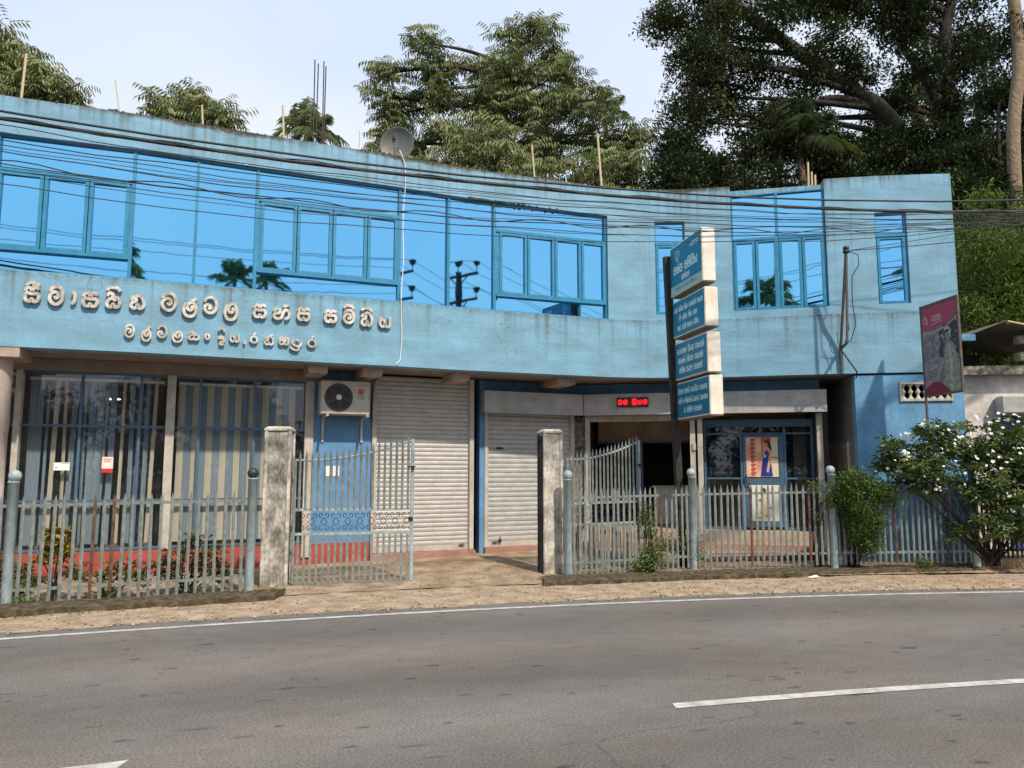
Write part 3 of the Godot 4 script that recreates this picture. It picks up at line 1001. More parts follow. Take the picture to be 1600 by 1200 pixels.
func ground_floor():
	var B: Node3D = get_node("blue_building")
	# red base and walls
	var m := MB.new()
	for q in [[0.0, 8.57, -0.05, 0.37], [8.57, 9.63, -0.05, 0.37], [11.37, 11.41, 0.0, 0.40]]:
		m = MB.new()
		wall(m, LOW, q[0], q[1], q[2], q[3], 0.0, -0.15)
		part(B, "red_base", m.done(), M.red_base)
	for q in [[8.70, 9.63, 0.37], [11.37, 11.41, 0.40]]:
		m = MB.new()
		wall(m, LOW, q[0], q[1], q[2], 3.09, -0.002, -0.15)
		part(B, "lower_wall", m.done(), M.blue_wall)
	m = MB.new()
	wall(m, ENT, -0.06, 0.03, 0.0, 3.09, 0.03, -0.15)
	part(B, "lower_wall", m.done(), M.blue_wall)
	m = MB.new()
	wall(m, LOW, 0.0, 8.70, 2.92, 3.098, 0.01, -0.15)
	part(B, "lintel", m.done(), M.soffit)
	for q in [[8.57, 8.70, 0.17], [6.56, 6.68, 0.372], [4.62, 4.70, 0.372]]:
		m = MB.new()
		wall(m, LOW, q[0], q[1], q[2], 2.917, 0.033, -0.1)
		part(B, "window_post", m.done(), M.white_frame)
	# the two big windows and one that runs out of view
	for g in [[1.6, 4.62, [2.6, 3.6]], [4.70, 6.56, [5.44, 6.21]], [6.68, 8.57, [7.02, 7.81]]]:
		var f := MB.new()
		wall(f, LOW, g[0], g[1], 0.38, 0.415, 0.0, -0.08)
		wall(f, LOW, g[0], g[1], 2.885, 2.92, 0.0, -0.08)
		wall(f, LOW, g[0], g[1], 2.125, 2.16, -0.01, -0.06)
		wall(f, LOW, g[0], g[1], 1.06, 1.095, -0.01, -0.06)
		for s in g[2]:
			wall(f, LOW, s - 0.018, s + 0.018, 0.415, 2.885, -0.008, -0.062)
		var fr := part(B, "shop_window", f.done(), M.shop_frame)
		var cuts: Array = [g[0]] + g[2] + [g[1]]
		for k in 3:
			for hh in [[0.415, 1.06], [1.095, 2.125], [2.16, 2.885]]:
				var p := MB.new()
				wall(p, LOW, cuts[k] + 0.018, cuts[k + 1] - 0.018, hh[0], hh[1], -0.034, -0.039)
				part(fr, "pane", p.done(), M.window_glass)
	# round column at the left edge
	m = MB.new()
	m.lathe(P(-6.76, 0.0, 10.02), [[0.165, -0.02], [0.165, 1.0], [0.16, 1.003], [0.16, 2.0], [0.165, 2.003], [0.165, 3.0], [0.165, 3.098]], 28)
	part(B, "column", m.done(), M.column)
	m = MB.new()
	m.box(P(-6.72, 3.035, 10.05), Vector3(0.5, 0.13, 0.6), FAC.basis(4.3))
	part(B, "beam", m.done(), M.beam_paint)
	# rooms
	m = MB.new()
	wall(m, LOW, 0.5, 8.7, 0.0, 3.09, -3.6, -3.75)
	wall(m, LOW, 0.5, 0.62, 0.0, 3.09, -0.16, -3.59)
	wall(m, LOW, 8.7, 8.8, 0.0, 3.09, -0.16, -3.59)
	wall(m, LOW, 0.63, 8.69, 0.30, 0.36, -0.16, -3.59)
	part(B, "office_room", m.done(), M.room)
	# shutter in the middle and the one beside it
	slat_shutter(B, LOW.at(9.715, 0, -0.02), LOW.at(11.325, 0, -0.02), 0.185, 3.08, 0.0735, M.slat_metal, 0.08)
	slat_shutter(B, ENT.at(0.10, 0, -0.02), ENT.at(1.74, 0, -0.02), 0.20, 2.66, 0.084, M.slat_metal_grey, 0.07)
	m = MB.new()
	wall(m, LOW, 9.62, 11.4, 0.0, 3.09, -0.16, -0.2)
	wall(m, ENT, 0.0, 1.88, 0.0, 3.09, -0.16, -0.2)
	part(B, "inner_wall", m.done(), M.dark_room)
	# pull slot and padlock on the grey shutter, hasps on the other
	var sb: Basis = ENT.basis(0.5)
	m = MB.new()
	m.box(ENT.at(0.33, 1.90, 0.012), Vector3(0.13, 0.03, 0.012), sb)
	part(B, "pull_slot", m.done(), M.black_plastic)
	m = MB.new()
	m.cbox(ENT.at(0.33, 0.30, 0.03), Vector3(0.05, 0.055, 0.025), 0.006, sb)
	m.tube([ENT.at(0.315, 0.325, 0.03), ENT.at(0.318, 0.36, 0.03), ENT.at(0.33, 0.37, 0.03), ENT.at(0.342, 0.36, 0.03), ENT.at(0.345, 0.325, 0.03)], 0.005, 5)
	part(B, "padlock", m.done(), M.black_plastic)
	m = MB.new()
	m.box(ENT.at(0.24, 0.28, 0.02), Vector3(0.09, 0.03, 0.012), sb)
	part(B, "hasp", m.done(), M.steel_pipe)
	m = MB.new()
	m.box(LOW.at(11.2, 0.27, 0.02), Vector3(0.09, 0.03, 0.012), LOW.basis(11.2))
	part(B, "hasp", m.done(), M.steel_pipe)
	# little switch box on the pillar between entry and shop front
	m = MB.new()
	m.cbox(ENT.at(3.99, 1.93, 0.075), Vector3(0.06, 0.13, 0.03), 0.005, ENT.basis(3.9))
	part(B, "switch_box", m.done(), M.white_frame)
	# step in front of both shutters
	for q in [[LOW, 9.64, 11.41, 0.18], [ENT, 0.02, 1.87, 0.198]]:
		m = MB.new()
		wall(m, q[0], q[1], q[2], 0.0, q[3], 0.12, -0.12)
		part(B, "front_step", m.done(), M.pink_step)
	# shutter boxes: a folded aluminium fascia
	m = MB.new()
	wall(m, BOX, 0.0, 1.92, 2.515, 2.88, 0.0, -0.25)
	wall(m, BOX, 0.0, 1.92, 2.50, 2.522, 0.012, -0.01)
	part(B, "shutter_box", m.done(), M.aluminium)
	m = MB.new()
	wall(m, BOX, 1.94, 6.08, 2.515, 2.88, 0.0, -0.25)
	wall(m, BOX, 1.935, 6.082, 2.50, 2.522, 0.014, -0.01)
	wall(m, BOX, 1.932, 1.946, 2.502, 2.882, 0.014, -0.02)
	part(B, "shutter_box", m.done(), M.aluminium)
	# wall above the boxes
	m = MB.new()
	wall(m, ENT, 0.0, 6.14, 2.72, 3.09, -0.06, -0.16)
	part(B, "upper_entry_wall", m.done(), M.blue_wall)
	# entry: steps, jambs, room behind
	m = MB.new()
	wall(m, ENT, 1.90, 6.14, 0.0, 0.25, 0.27, -0.3)
	part(B, "lower_step", m.done(), M.pink_step)
	m = MB.new()
	wall(m, ENT, 1.90, 6.14, 0.0, 0.465, 0.03, -3.6)
	part(B, "entry_floor", m.done(), M.beige_step)
	m = MB.new()
	wall(m, ENT, 1.82, 2.05, 0.0, 2.5, -0.04, -0.25)
	part(B, "entry_pillar", m.done(), M.old_concrete)
	for q in [[2.05, 2.13], [3.92, 4.01], [4.05, 4.14], [6.05, 6.14]]:
		m = MB.new()
		wall(m, ENT, q[0], q[1], 0.20, 2.5, 0.06, -0.05)
		part(B, "door_jamb", m.done(), M.white_frame)
	m = MB.new()
	wall(m, ENT, 2.13, 3.92, 2.40, 2.5, 0.0, -0.08)
	part(B, "door_head", m.done(), M.white_frame)
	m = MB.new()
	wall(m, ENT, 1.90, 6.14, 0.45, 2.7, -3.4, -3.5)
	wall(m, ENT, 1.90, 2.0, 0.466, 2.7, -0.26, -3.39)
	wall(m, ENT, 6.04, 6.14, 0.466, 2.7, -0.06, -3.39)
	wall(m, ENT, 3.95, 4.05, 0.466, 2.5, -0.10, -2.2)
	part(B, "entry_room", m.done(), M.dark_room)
	m = MB.new()
	wall(m, ENT, 2.01, 6.03, 2.56, 2.62, -0.1, -3.39)
	part(B, "entry_ceiling", m.done(), M.room_ceiling)
	# partition inside the entry
	m = MB.new()
	wall(m, ENT, 2.95, 2.99, 0.466, 2.1, -1.6, -1.66)
	wall(m, ENT, 2.1, 3.9, 2.06, 2.1, -1.6, -1.66)
	part(B, "inner_partition", m.done(), M.shop_frame)
	m = MB.new()
	wall(m, ENT, 2.1, 3.9, 2.1, 2.56, -1.62, -1.66)
	part(B, "bulkhead", m.done(), M.room_ceiling)
	# glazed shop front with the door
	var o := -0.26
	var f := MB.new()
	wall(f, ENT, 4.16, 6.03, 2.285, 2.42, o + 0.03, o - 0.06)
	wall(f, ENT, 4.16, 6.03, 2.15, 2.18, o, o - 0.05)
	for s in [4.16, 4.79, 5.53, 5.99]:
		wall(f, ENT, s, s + 0.04, 0.466, 2.285, o + 0.002, o - 0.05)
	for s in [[4.20, 4.79], [5.57, 5.99]]:
		wall(f, ENT, s[0], s[1], 1.355, 1.385, o, o - 0.05)
		wall(f, ENT, s[0], s[1], 0.466, 0.52, o, o - 0.05)
	var fr := part(B, "shop_front", f.done(), M.shop_frame)
	for p in [[4.20, 4.79, 0.52, 1.355], [4.20, 4.79, 1.385, 2.15], [5.57, 5.99, 0.52, 1.355], [5.57, 5.99, 1.385, 2.15], [4.20, 4.79, 2.18, 2.285], [4.83, 5.53, 2.18, 2.285], [5.57, 5.99, 2.18, 2.285]]:
		var g := MB.new()
		wall(g, ENT, p[0], p[1], p[2], p[3], o - 0.02, o - 0.026)
		part(fr, "pane", g.done(), M.window_glass)
	var dm := MB.new()
	wall(dm, ENT, 4.84, 4.92, 0.52, 2.14, o + 0.012, o - 0.03)
	wall(dm, ENT, 5.445, 5.525, 0.52, 2.14, o + 0.012, o - 0.03)
	wall(dm, ENT, 4.92, 5.445, 0.52, 0.62, o + 0.01, o - 0.03)
	wall(dm, ENT, 4.92, 5.445, 1.265, 1.375, o + 0.01, o - 0.03)
	wall(dm, ENT, 4.92, 5.445, 2.05, 2.14, o + 0.01, o - 0.03)
	var door := part(B, "door", dm.done(), M.shop_frame)
	for p in [[0.62, 1.265], [1.375, 2.05]]:
		var g := MB.new()
		wall(g, ENT, 4.92, 5.445, p[0], p[1], o - 0.008, o - 0.014)
		part(door, "pane", g.done(), M.window_glass)
	var hd := MB.new()
	hd.tube([ENT.at(4.88, 1.42, o + 0.012), ENT.at(4.88, 1.42, o + 0.05), ENT.at(4.88, 1.28, o + 0.05), ENT.at(4.95, 1.28, o + 0.05)], 0.012, 6)
	part(door, "handle", hd.done(), M.black_plastic)
	# tiled recess between shop front and right-hand block
	m = MB.new()
	var q0 := FAC.at(17.61, 0, -0.2)
	var q1 := P(5.92, 0, 14.35)
	var q2 := P(5.30, 0, 14.5)
	var side := Path.new([[q2.x, -q2.z], [q1.x, -q1.z], [q0.x + 0.005, -q0.z]])
	wall(m, side, 0.0, side.cum[2] - 0.0, 0.0, 3.09, 0.0, -0.1)
	var rec := part(B, "recess_wall", m.done(), M.dark_tile)
	var tl := MB.new()
	tl.cbox(Vector3.ZERO, Vector3(0.196, 0.112, 0.016), 0.004)
	var tmesh := tl.done()
	var s1: float = side.cum[1]
	for row in 24:
		for col in 8:
			var s := s1 + 0.11 + col * 0.2
			var mt: Material = M.brown_tile if row < 16 and col < 6 else M.dark_tile
			put(rec, "tile", tmesh, mt, Transform3D(side.basis(s), side.at(s, 0.17 + row * 0.118, 0.006 + rng.randf() * 0.001)))
	m = MB.new()
	m.box(side.at(s1 + 1.30, 1.05, 0.03), Vector3(0.03, 1.9, 0.03), side.basis(s1 + 0.9))
	part(B, "corner_strip", m.done(), M.white_frame)
	# blinds hung inside the office windows
	blinds()

func blinds():
	var jobs := [[4.75, 6.52, "row of loose cream and blue vertical blind strips in the left office window", 0.10, true], [6.72, 8.53, "row of even cream and blue vertical blind strips behind the right office window", 0.098, false]]
	for j in jobs:
		var t := thing("vertical_blind", j[2], "blind", LOW.at((j[0] + j[1]) / 2, 0.42, -0.2), "vertical blinds in the office windows")
		var rail := MB.new()
		wall(rail, LOW, j[0], j[1], 2.80, 2.84, -0.14, -0.2)
		part(t, "rail", rail.done(), M.white_plastic)
		var s: float = j[0] + 0.05
		var k := 0
		while s < j[1] - 0.05:
			var wd: float = j[3] * (rng.randf_range(0.35, 1.0) if j[4] else 1.0)
			var m := MB.new()
			var x := LOW.basis(s).x
			var a := LOW.at(s, 2.8, -0.17)
			var turn := rng.randf_range(-0.6, 0.6) if j[4] else rng.randf_range(-0.1, 0.1)
			var lean := rng.randf_range(-0.05, 0.05) if j[4] else 0.0
			var dr := x.rotated(Vector3.UP, turn) * wd
			var low := Vector3(0, -2.34, 0) + x * lean
			m.smooth(false)
			var bend := LOW.basis(s).z * 0.006
			m.quad(a - dr / 2, a + bend, a + low + bend, a - dr / 2 + low)
			m.quad(a + bend, a + dr / 2, a + dr / 2 + low, a + bend + low)
			var cream := k % 2 == 0 if not j[4] else rng.randf() < 0.5
			part(t, "blind_strip", m.done(), M.cream_cloth if cream else M.blue_cloth)
			s += j[3] * (rng.randf_range(0.8, 1.35) if j[4] else 1.03)
			k += 1

# ------------------------------------------------------------------ things on the building
func fixtures():
	# raised lettering, two lines
	var keys1 := ["sa+ii", "ma", "aa", "sa", "ha+i", "ta", "ma", "la+hal", "va", "la", "sa", "nna+hal", "sa", "sa", "ma+i", "ta+i", "ya"]
	var pos1 := [[-6.28,3.82,0.21,0.30],[-6.02,3.80,0.20,0.28],[-5.83,3.78,0.09,0.21],[-5.64,3.77,0.22,0.23],[-5.38,3.82,0.21,0.31],[-5.11,3.78,0.21,0.22],[-4.75,3.82,0.22,0.28],[-4.50,3.77,0.21,0.31],[-4.26,3.82,0.21,0.27],[-4.01,3.75,0.21,0.28],[-3.65,3.79,0.21,0.23],[-3.37,3.81,0.28,0.28],[-3.08,3.79,0.21,0.22],[-2.72,3.79,0.21,0.22],[-2.47,3.84,0.20,0.30],[-2.22,3.82,0.21,0.30],[-1.96,3.77,0.21,0.21]]
	var keys2 := ["ma", "la+hal", "va", "la", "ha", "ng", "da+i", "ya", "comma", "ra", "ta+hal", "na", "pa", "ra"]
	var pos2 := [[-5.18,3.38,0.14,0.19],[-4.99,3.36,0.14,0.23],[-4.81,3.40,0.14,0.19],[-4.63,3.34,0.15,0.17],[-4.44,3.37,0.16,0.14],[-4.28,3.37,0.08,0.11],[-4.11,3.38,0.11,0.25],[-3.95,3.38,0.15,0.15],[-3.83,3.32,0.04,0.09],[-3.71,3.40,0.12,0.18],[-3.52,3.39,0.15,0.19],[-3.33,3.38,0.16,0.14],[-3.17,3.33,0.16,0.19],[-2.96,3.40,0.14,0.20]]
	var lines := [[keys1, pos1, 0.045, "large upper line of raised metal letters on the blue wall", 0.036], [keys2, pos2, 0.030, "smaller lower line of raised metal letters on the blue wall, one letter hanging askew", 0.03]]
	for li in lines:
		var t := thing("wall_lettering", li[3], "lettering", P(-4.0, li[1][0][1], 10.7), "raised letters naming the building")
		for k in li[0].size():
			var q: Array = li[1][k]
			var s := s_of_x(q[0])
			var b := FAC.basis(s)
			var at := FAC.at(s, q[1], 0.022)
			if li[0][k] == "pa":
				b = b * Basis(Vector3(0, 0, 1), -0.4)
			var mesh := letter_mesh(li[0][k], q[2], q[3], li[2], li[4])
			put(t, "letter", mesh, M.letter_metal, Transform3D(b, at))
			var pins := MB.new()
			for e in [-0.3, 0.3]:
				var c: Vector3 = b.x * (e * q[2])
				pins.tube([at + c + b.z * 0.012, at + c - b.z * 0.022], 0.006, 5)
			part(t, "pin", pins.done(), M.dull_iron)
	# air conditioner
	var s0 := 8.74
	var ab := LOW.basis(9.1)
	var ac := LOW.at(9.135, 2.645, 0.27)
	var A := thing("air_conditioner", "cream outdoor air conditioner unit on the blue wall beside the shutter", "air conditioner", LOW.at(9.135, 2.36, 0.2))
	var m := MB.new()
	m.cbox(ac - ab.z * 0.02, Vector3(0.77, 0.53, 0.28), 0.014, ab)
	part(A, "casing", m.done(), M.cream_metal)
	var fc := ac - ab.x * 0.11 + ab.z * 0.122
	m = MB.new()
	var fb := ab * Basis(Vector3(1, 0, 0), PI / 2)
	m.lathe(fc, [[0.012, 0.004], [0.208, 0.004], [0.212, 0.012], [0.218, 0.012], [0.222, 0.0]], 36, fb)
	part(A, "fan_recess", m.done(), M.grille)
	for k in 5:
		var fm := MB.new()
		var an := TAU * k / 5
		var d := ab.x * cos(an) + ab.y * sin(an)
		var e := ab.x * cos(an + 0.9) + ab.y * sin(an + 0.9)
		fm.quad(fc + d * 0.04 + ab.z * 0.008, fc + d * 0.19 + ab.z * 0.007, fc + e * 0.18 + ab.z * 0.011, fc + e * 0.05 + ab.z * 0.011)
		part(A, "fan_blade", fm.done(), M.dull_iron)
	m = MB.new()
	for k in 9:
		m.smooth(true)
		var ring := []
		for j in 33:
			var an := TAU * j / 32
			ring.append(fc + (ab.x * cos(an) + ab.y * sin(an)) * (0.05 + k * 0.0195) + ab.z * 0.018)
		m.tube(ring, 0.0022, 4, false)
	for k in 16:
		var an := TAU * k / 16
		var d := ab.x * cos(an) + ab.y * sin(an)
		m.tube([fc + d * 0.04 + ab.z * 0.019, fc + d * 0.215 + ab.z * 0.014], 0.002, 4)
	part(A, "fan_guard", m.done(), M.grille)
	m = MB.new()
	m.lathe(fc + ab.z * 0.016, [[0.045, 0.0], [0.045, 0.008], [0.03, 0.013], [0.001, 0.014]], 18, fb)
	part(A, "fan_hub", m.done(), M.white_plastic)
	m = MB.new()
	m.lathe(ac + ab.x * 0.235 + ab.y * 0.10 + ab.z * 0.12, [[0.048, -0.002], [0.048, 0.002], [0.044, 0.003]], 24, fb)
	part(A, "logo", m.done(), M.logo_red)
	var tm := TextMesh.new()
	tm.text = "LG"
	var sf := SystemFont.new()
	sf.font_names = PackedStringArray(["Droid Sans"])
	sf.font_weight = 700
	tm.font = sf
	tm.font_size = 32
	tm.pixel_size = 0.0026
	tm.depth = 0.003
	put(A, "lettering", tm, M.grey_print, Transform3D(ab, ac + ab.x * 0.237 + ab.y * 0.012 + ab.z * 0.1225))
	m = MB.new()
	m.box(ac + ab.x * 0.24 + ab.y * 0.2 + ab.z * 0.1215, Vector3(0.2, 0.012, 0.003), ab)
	part(A, "stripe", m.done(), M.logo_red)
	for e in [-0.29, 0.33]:
		m = MB.new()
		var foot := LOW.at(9.135 + e, 2.36, 0.0)
		m.box(foot + ab.z * 0.24, Vector3(0.035, 0.035, 0.5), ab)
		m.box(foot + ab.z * 0.015 - ab.y * 0.19, Vector3(0.035, 0.42, 0.03), ab)
		part(A, "bracket", m.done(), M.white_frame)
	# notice sheets by the gate
	for k in 2:
		m = MB.new()
		m.box(LOW.at(8.96 + k * 0.118, 1.50, 0.004), Vector3(0.10, 0.165, 0.004), ab * Basis(Vector3(0, 0, 1), 0.02 - 0.03 * k))
		var o := part(self, "notice", m.done(), M.paper_white)
		tag(o, ["left one of two white paper notices on the blue wall behind the gate", "right one of two white paper notices on the blue wall behind the gate"][k], "notice", "paper notices on the blue wall")
	# stickers in the office window
	var im := Image.create(64, 48, false, Image.FORMAT_RGB8)
	im.fill(Color(0.93, 0.93, 0.92))
	im.fill_rect(Rect2i(6, 30, 10, 4), Color(0.2, 0.2, 0.25))
	im.fill_rect(Rect2i(30, 4, 30, 3), Color(0.45, 0.45, 0.5))
	m = MB.new()
	m.smooth(false)
	sheet(m, LOW.at(5.24, 1.565, -0.028), LOW.basis(5.2), 0.2, 0.11)
	tag(part(self, "sticker", m.done(), print_mat("sticker_white", im)), "white rectangular sticker on the left office window pane", "sticker")
	im = Image.create(48, 64, false, Image.FORMAT_RGB8)
	im.fill(Color(0.92, 0.84, 0.80))
	im.fill_rect(Rect2i(0, 48, 48, 16), Color(0.80, 0.16, 0.2))
	im.fill_rect(Rect2i(6, 8, 36, 3), Color(0.75, 0.3, 0.3))
	im.fill_rect(Rect2i(8, 16, 30, 3), Color(0.75, 0.3, 0.3))
	im.fill_rect(Rect2i(10, 26, 26, 14), Color(0.95, 0.9, 0.86))
	m = MB.new()
	sheet(m, LOW.at(5.82, 1.59, -0.028), LOW.basis(5.8), 0.145, 0.225)
	tag(part(self, "sticker", m.done(), print_mat("sticker_red", im)), "red and white upright sticker on the left office window pane", "sticker")
	# lit ceiling lamp inside the office
	var lamp := thing("ceiling_lamp", "small lit white lamp on the ceiling inside the left office", "lamp", P(-6.77, 2.74, 13.0))
	m = MB.new()
	m.cbox(P(-6.77, 2.74, 13.0), Vector3(0.24, 0.04, 0.12), 0.008)
	part(lamp, "lamp_housing", m.done(), M.white_plastic)
	var em := mat("lamp_glow", Color(1, 0.98, 0.92), 0.5)
	em.emission_enabled = true
	em.emission = Color(1, 0.97, 0.9)
	em.emission_energy_multiplier = 1.6
	m = MB.new()
	m.box(P(-6.77, 2.712, 13.0), Vector3(0.2, 0.012, 0.09))
	part(lamp, "lamp_tube", m.done(), em)
	var ol := OmniLight3D.new()
	ol.name = "lamp_light"
	ol.position = Vector3(0, -0.05, 0)
	ol.light_energy = 0.06
	ol.light_size = 0.05
	ol.omni_range = 6.0
	ol.omni_attenuation = 2.0
	ol.light_color = Color(1, 0.97, 0.9)
	ol.shadow_enabled = true
	lamp.add_child(ol)
	# red letter display on the aluminium fascia
	var lb := BOX.basis(2.8)
	var lc := BOX.at(2.82, 2.725, 0.04)
	var led := thing("led_sign", "black moving letter display with glowing red letters on the aluminium fascia", "sign", lc)
	m = MB.new()
	m.cbox(lc, Vector3(0.56, 0.165, 0.05), 0.006, lb)
	part(led, "housing", m.done(), M.black_plastic)
	var rm := mat("red_glow", Color(0.9, 0.08, 0.1), 0.5)
	rm.emission_enabled = true
	rm.emission = Color(1.0, 0.10, 0.14)
	rm.emission_energy_multiplier = 0.85
	var lx := -0.215
	for key in ["ta", "la", "", "sa+i", "ya", "la"]:
		if key == "":
			lx += 0.07
			continue
		put(led, "sign_letter", letter_mesh(key, 0.085, 0.10 if not ("+" in key) else 0.12, 0.02, 0.004), rm, Transform3D(lb, lc + lb.x * lx + lb.z * 0.0255))
		lx += 0.093
	var rl := OmniLight3D.new()
	rl.name = "sign_light"
	rl.position = lb.z * 0.08
	rl.light_color = Color(1, 0.1, 0.12)
	rl.light_energy = 0.008
	rl.light_size = 0.06
	rl.omni_range = 3.0
	rl.omni_attenuation = 2.0
	rl.shadow_enabled = true
	led.add_child(rl)
	for e in [-0.22, 0.22]:
		m = MB.new()
		m.tube([lc + lb.x * e + lb.y * 0.08, lc + lb.x * e + lb.y * 0.2 - lb.z * 0.02], 0.004, 5)
		part(led, "hanger", m.done(), M.dull_iron)
	# posters on the shop door
	door_posters()
	# satellite dish on the roof
	var dc := P(-1.93, 6.95, 12.35)
	var D := thing("satellite_dish", "round grey satellite dish on the roof edge with a white cable hanging from it", "satellite dish", P(-1.93, 6.12, 12.45))
	var db := Basis(Vector3.UP, 0.12) * Basis(Vector3(1, 0, 0), -PI / 2 + 2 * PI / 2 - 0.30)
	m = MB.new()
	m.lathe(dc, [[0.002, 0.075], [0.1, 0.066], [0.18, 0.045], [0.25, 0.012], [0.285, -0.012], [0.292, -0.014], [0.285, -0.004], [0.25, 0.022], [0.18, 0.055], [0.002, 0.085]], 40, Basis(Vector3.UP, -0.1) * Basis(Vector3(1, 0, 0), -PI / 2 + 0.06))
	part(D, "reflector", m.done(), M.dish_grey)
	m = MB.new()
	var lnb := dc + Vector3(0.0, -0.07, 0.36)
	m.tube([dc + Vector3(0, -0.27, 0.03), dc + Vector3(0.0, -0.25, 0.2), lnb], 0.013, 6)
	part(D, "arm", m.done(), M.white_frame)
	m = MB.new()
	m.tube([lnb + Vector3(0, 0.0, 0.05), lnb + Vector3(0, 0, -0.02), lnb + Vector3(0, 0.01, -0.07)], [0.028, 0.03, 0.022], 10)
	m.tube([lnb + Vector3(0, 0.02, 0.02), lnb + Vector3(0, -0.07, 0.02)], 0.018, 8)
	part(D, "receiver", m.done(), M.black_plastic)
	m = MB.new()
	m.tube([dc + Vector3(0, -0.02, -0.08), dc + Vector3(0, -0.3, -0.1), P(-1.93, 6.1, 12.45)], 0.02, 8)
	part(D, "mast", m.done(), M.steel_pipe)
	m = MB.new()
	var cp := [dc + Vector3(0.08, -0.25, 0.2), FAC.at(9.83, 6.52, 0.06), FAC.at(9.90, 6.40, 0.03)]
	for k in 24:
		var hh := 6.3 - k * 0.135
		cp.append(FAC.at(9.93 + 0.012 * sin(k * 0.7) - 0.0011 * k, hh, 0.016 + 0.006 * sin(k * 1.3)))
	cp.append(FAC.at(9.84, 3.12, 0.03))
	m.tube(cp, 0.008, 5)
	tag(part(self, "white_cable", m.done(), mat("cable_white", L(0.75, 0.73, 0.72), 0.5)), "thin white cable hanging down the facade below the satellite dish", "cable")
	# small camera at the soffit above the shutter
	var cm := thing("security_camera", "small dark camera under the overhang beside the middle shutter", "camera", LOW.at(9.64, 2.98, 0.1))
	m = MB.new()
	m.box(LOW.at(9.64, 3.0, 0.12), Vector3(0.07, 0.05, 0.14), ab)
	part(cm, "body", m.done(), M.black_plastic)
	m = MB.new()
	m.tube([LOW.at(9.64, 3.02, 0.05), LOW.at(9.64, 3.1, 0.03)], 0.012, 6)
	m.tube([LOW.at(9.66, 2.99, 0.08), LOW.at(9.65, 2.85, 0.06), LOW.at(9.62, 2.6, 0.02), LOW.at(9.62, 2.3, 0.012)], 0.006, 5)
	part(cm, "bracket", m.done(), M.black_plastic)
	# starter bars and sticks standing on the roof
	var rb := thing("rebar_bundle", "tall dark steel bars sticking up from the roof near the dish", "rebar", P(-3.30, 6.12, 12.5))
	for q in [[-3.39, 12.5, 8.53, 0.0], [-3.345, 12.52, 8.47, 0.01], [-3.235, 12.5, 8.50, 0.0], [-3.215, 12.52, 8.42, 0.012]]:
		m = MB.new()
		m.tube([P(q[0] + 0.02, 6.1, q[1]), P(q[0] + 0.01, 7.3, q[1]), P(q[0] + q[3], q[2], q[1])], 0.011, 5)
		part(rb, "bar", m.done(), M.rebar)
	var sticks := [[-7.43, 6.4, 11.0, -7.36, 7.78, 11.0, 0.025, "leftmost stick, pale and leaning, on the roof edge"], [-6.10, 6.6, 11.5, -6.26, 7.64, 11.5, 0.012, "thin pale stick on the roof edge with only sky behind it"], [-4.93, 6.3, 11.8, -5.0, 7.36, 11.8, 0.02, "short pale stick in front of the second small tree"], [-3.77, 6.3, 12.2, -3.82, 7.56, 12.2, 0.024, "pale stick in front of the small palm"], [-2.69, 6.5, 12.8, -2.655, 7.39, 12.8, 0.011, "small grey stick left of the satellite dish"], [0.46, 6.3, 14.0, 0.375, 7.66, 14.0, 0.024, "pale stick in front of the big tree, middle of the roof"], [1.78, 6.3, 14.2, 1.72, 7.25, 14.2, 0.03, "tallest crooked pale stick at the right of the big tree"]]
	for q in sticks:
		m = MB.new()
		var a := P(q[0], q[1], q[2])
		var b := P(q[3], q[4], q[5])
		var pts := [a - Vector3(0, 0.25, 0), a.lerp(b, 0.5) + Vector3(0.012, 0, 0), b]
		if q[6] > 0.028:
			pts = [a - Vector3(0, 0.25, 0), P(1.70, 7.15, 14.2), P(1.685, 7.4, 14.2), P(1.65, 7.98, 14.2)]
		m.tube(pts, q[6] * 0.75, 6)
		tag(part(self, "stick", m.done(), M.bamboo), q[7], "stick", "sticks standing on the roof")
	for k in 3:
		m = MB.new()
		m.tube([P(5.36 + k * 0.06, 6.1, 13.4), P(5.37 + k * 0.06, 6.95 - k * 0.06 + (0.12 if k == 0 else 0.0), 13.4)], 0.018, 6)
		tag(part(self, "stick", m.done(), M.bamboo), ["left and tallest of three short posts on the roof above the bay window", "middle one of three short posts on the roof above the bay window", "right one of three short posts on the roof above the bay window"][k], "stick", "short posts on the roof above the bay")
	# service mast with its cables on the right-hand wall
	var F := FAC.at(17.40, 3.50, 0.0)
	var mb := FAC.basis(17.4)
	var S := thing("service_mast", "rusty pipe mast with bracket and cables, right of the bay window", "service mast", FAC.at(17.40, 3.12, 0.0))
	m = MB.new()
	m.tube([FAC.at(17.41, 3.13, 0.04), FAC.at(17.40, 3.52, 0.05)], 0.03, 8)
	m.tube([FAC.at(17.40, 3.50, 0.02), FAC.at(17.41, 3.55, 0.42)], 0.022, 8)
	m.tube([FAC.at(17.40, 3.46, 0.03), FAC.at(17.42, 4.3, 0.30), FAC.at(17.45, 5.05, 0.46)], 0.024, 8)
	part(S, "pipe", m.done(), M.steel_pipe)
	m = MB.new()
	m.tube([FAC.at(17.41, 3.55, 0.42), FAC.at(17.43, 4.2, 0.45), FAC.at(17.45, 4.98, 0.47)], 0.02, 8)
	part(S, "upright", m.done(), M.steel_pipe)
	m = MB.new()
	m.lathe(FAC.at(17.45, 5.0, 0.47), [[0.02, 0.0], [0.05, 0.01], [0.05, 0.05], [0.03, 0.06], [0.048, 0.07], [0.045, 0.11], [0.015, 0.13]], 12)
	part(S, "insulator", m.done(), M.black_plastic)
	m = MB.new()
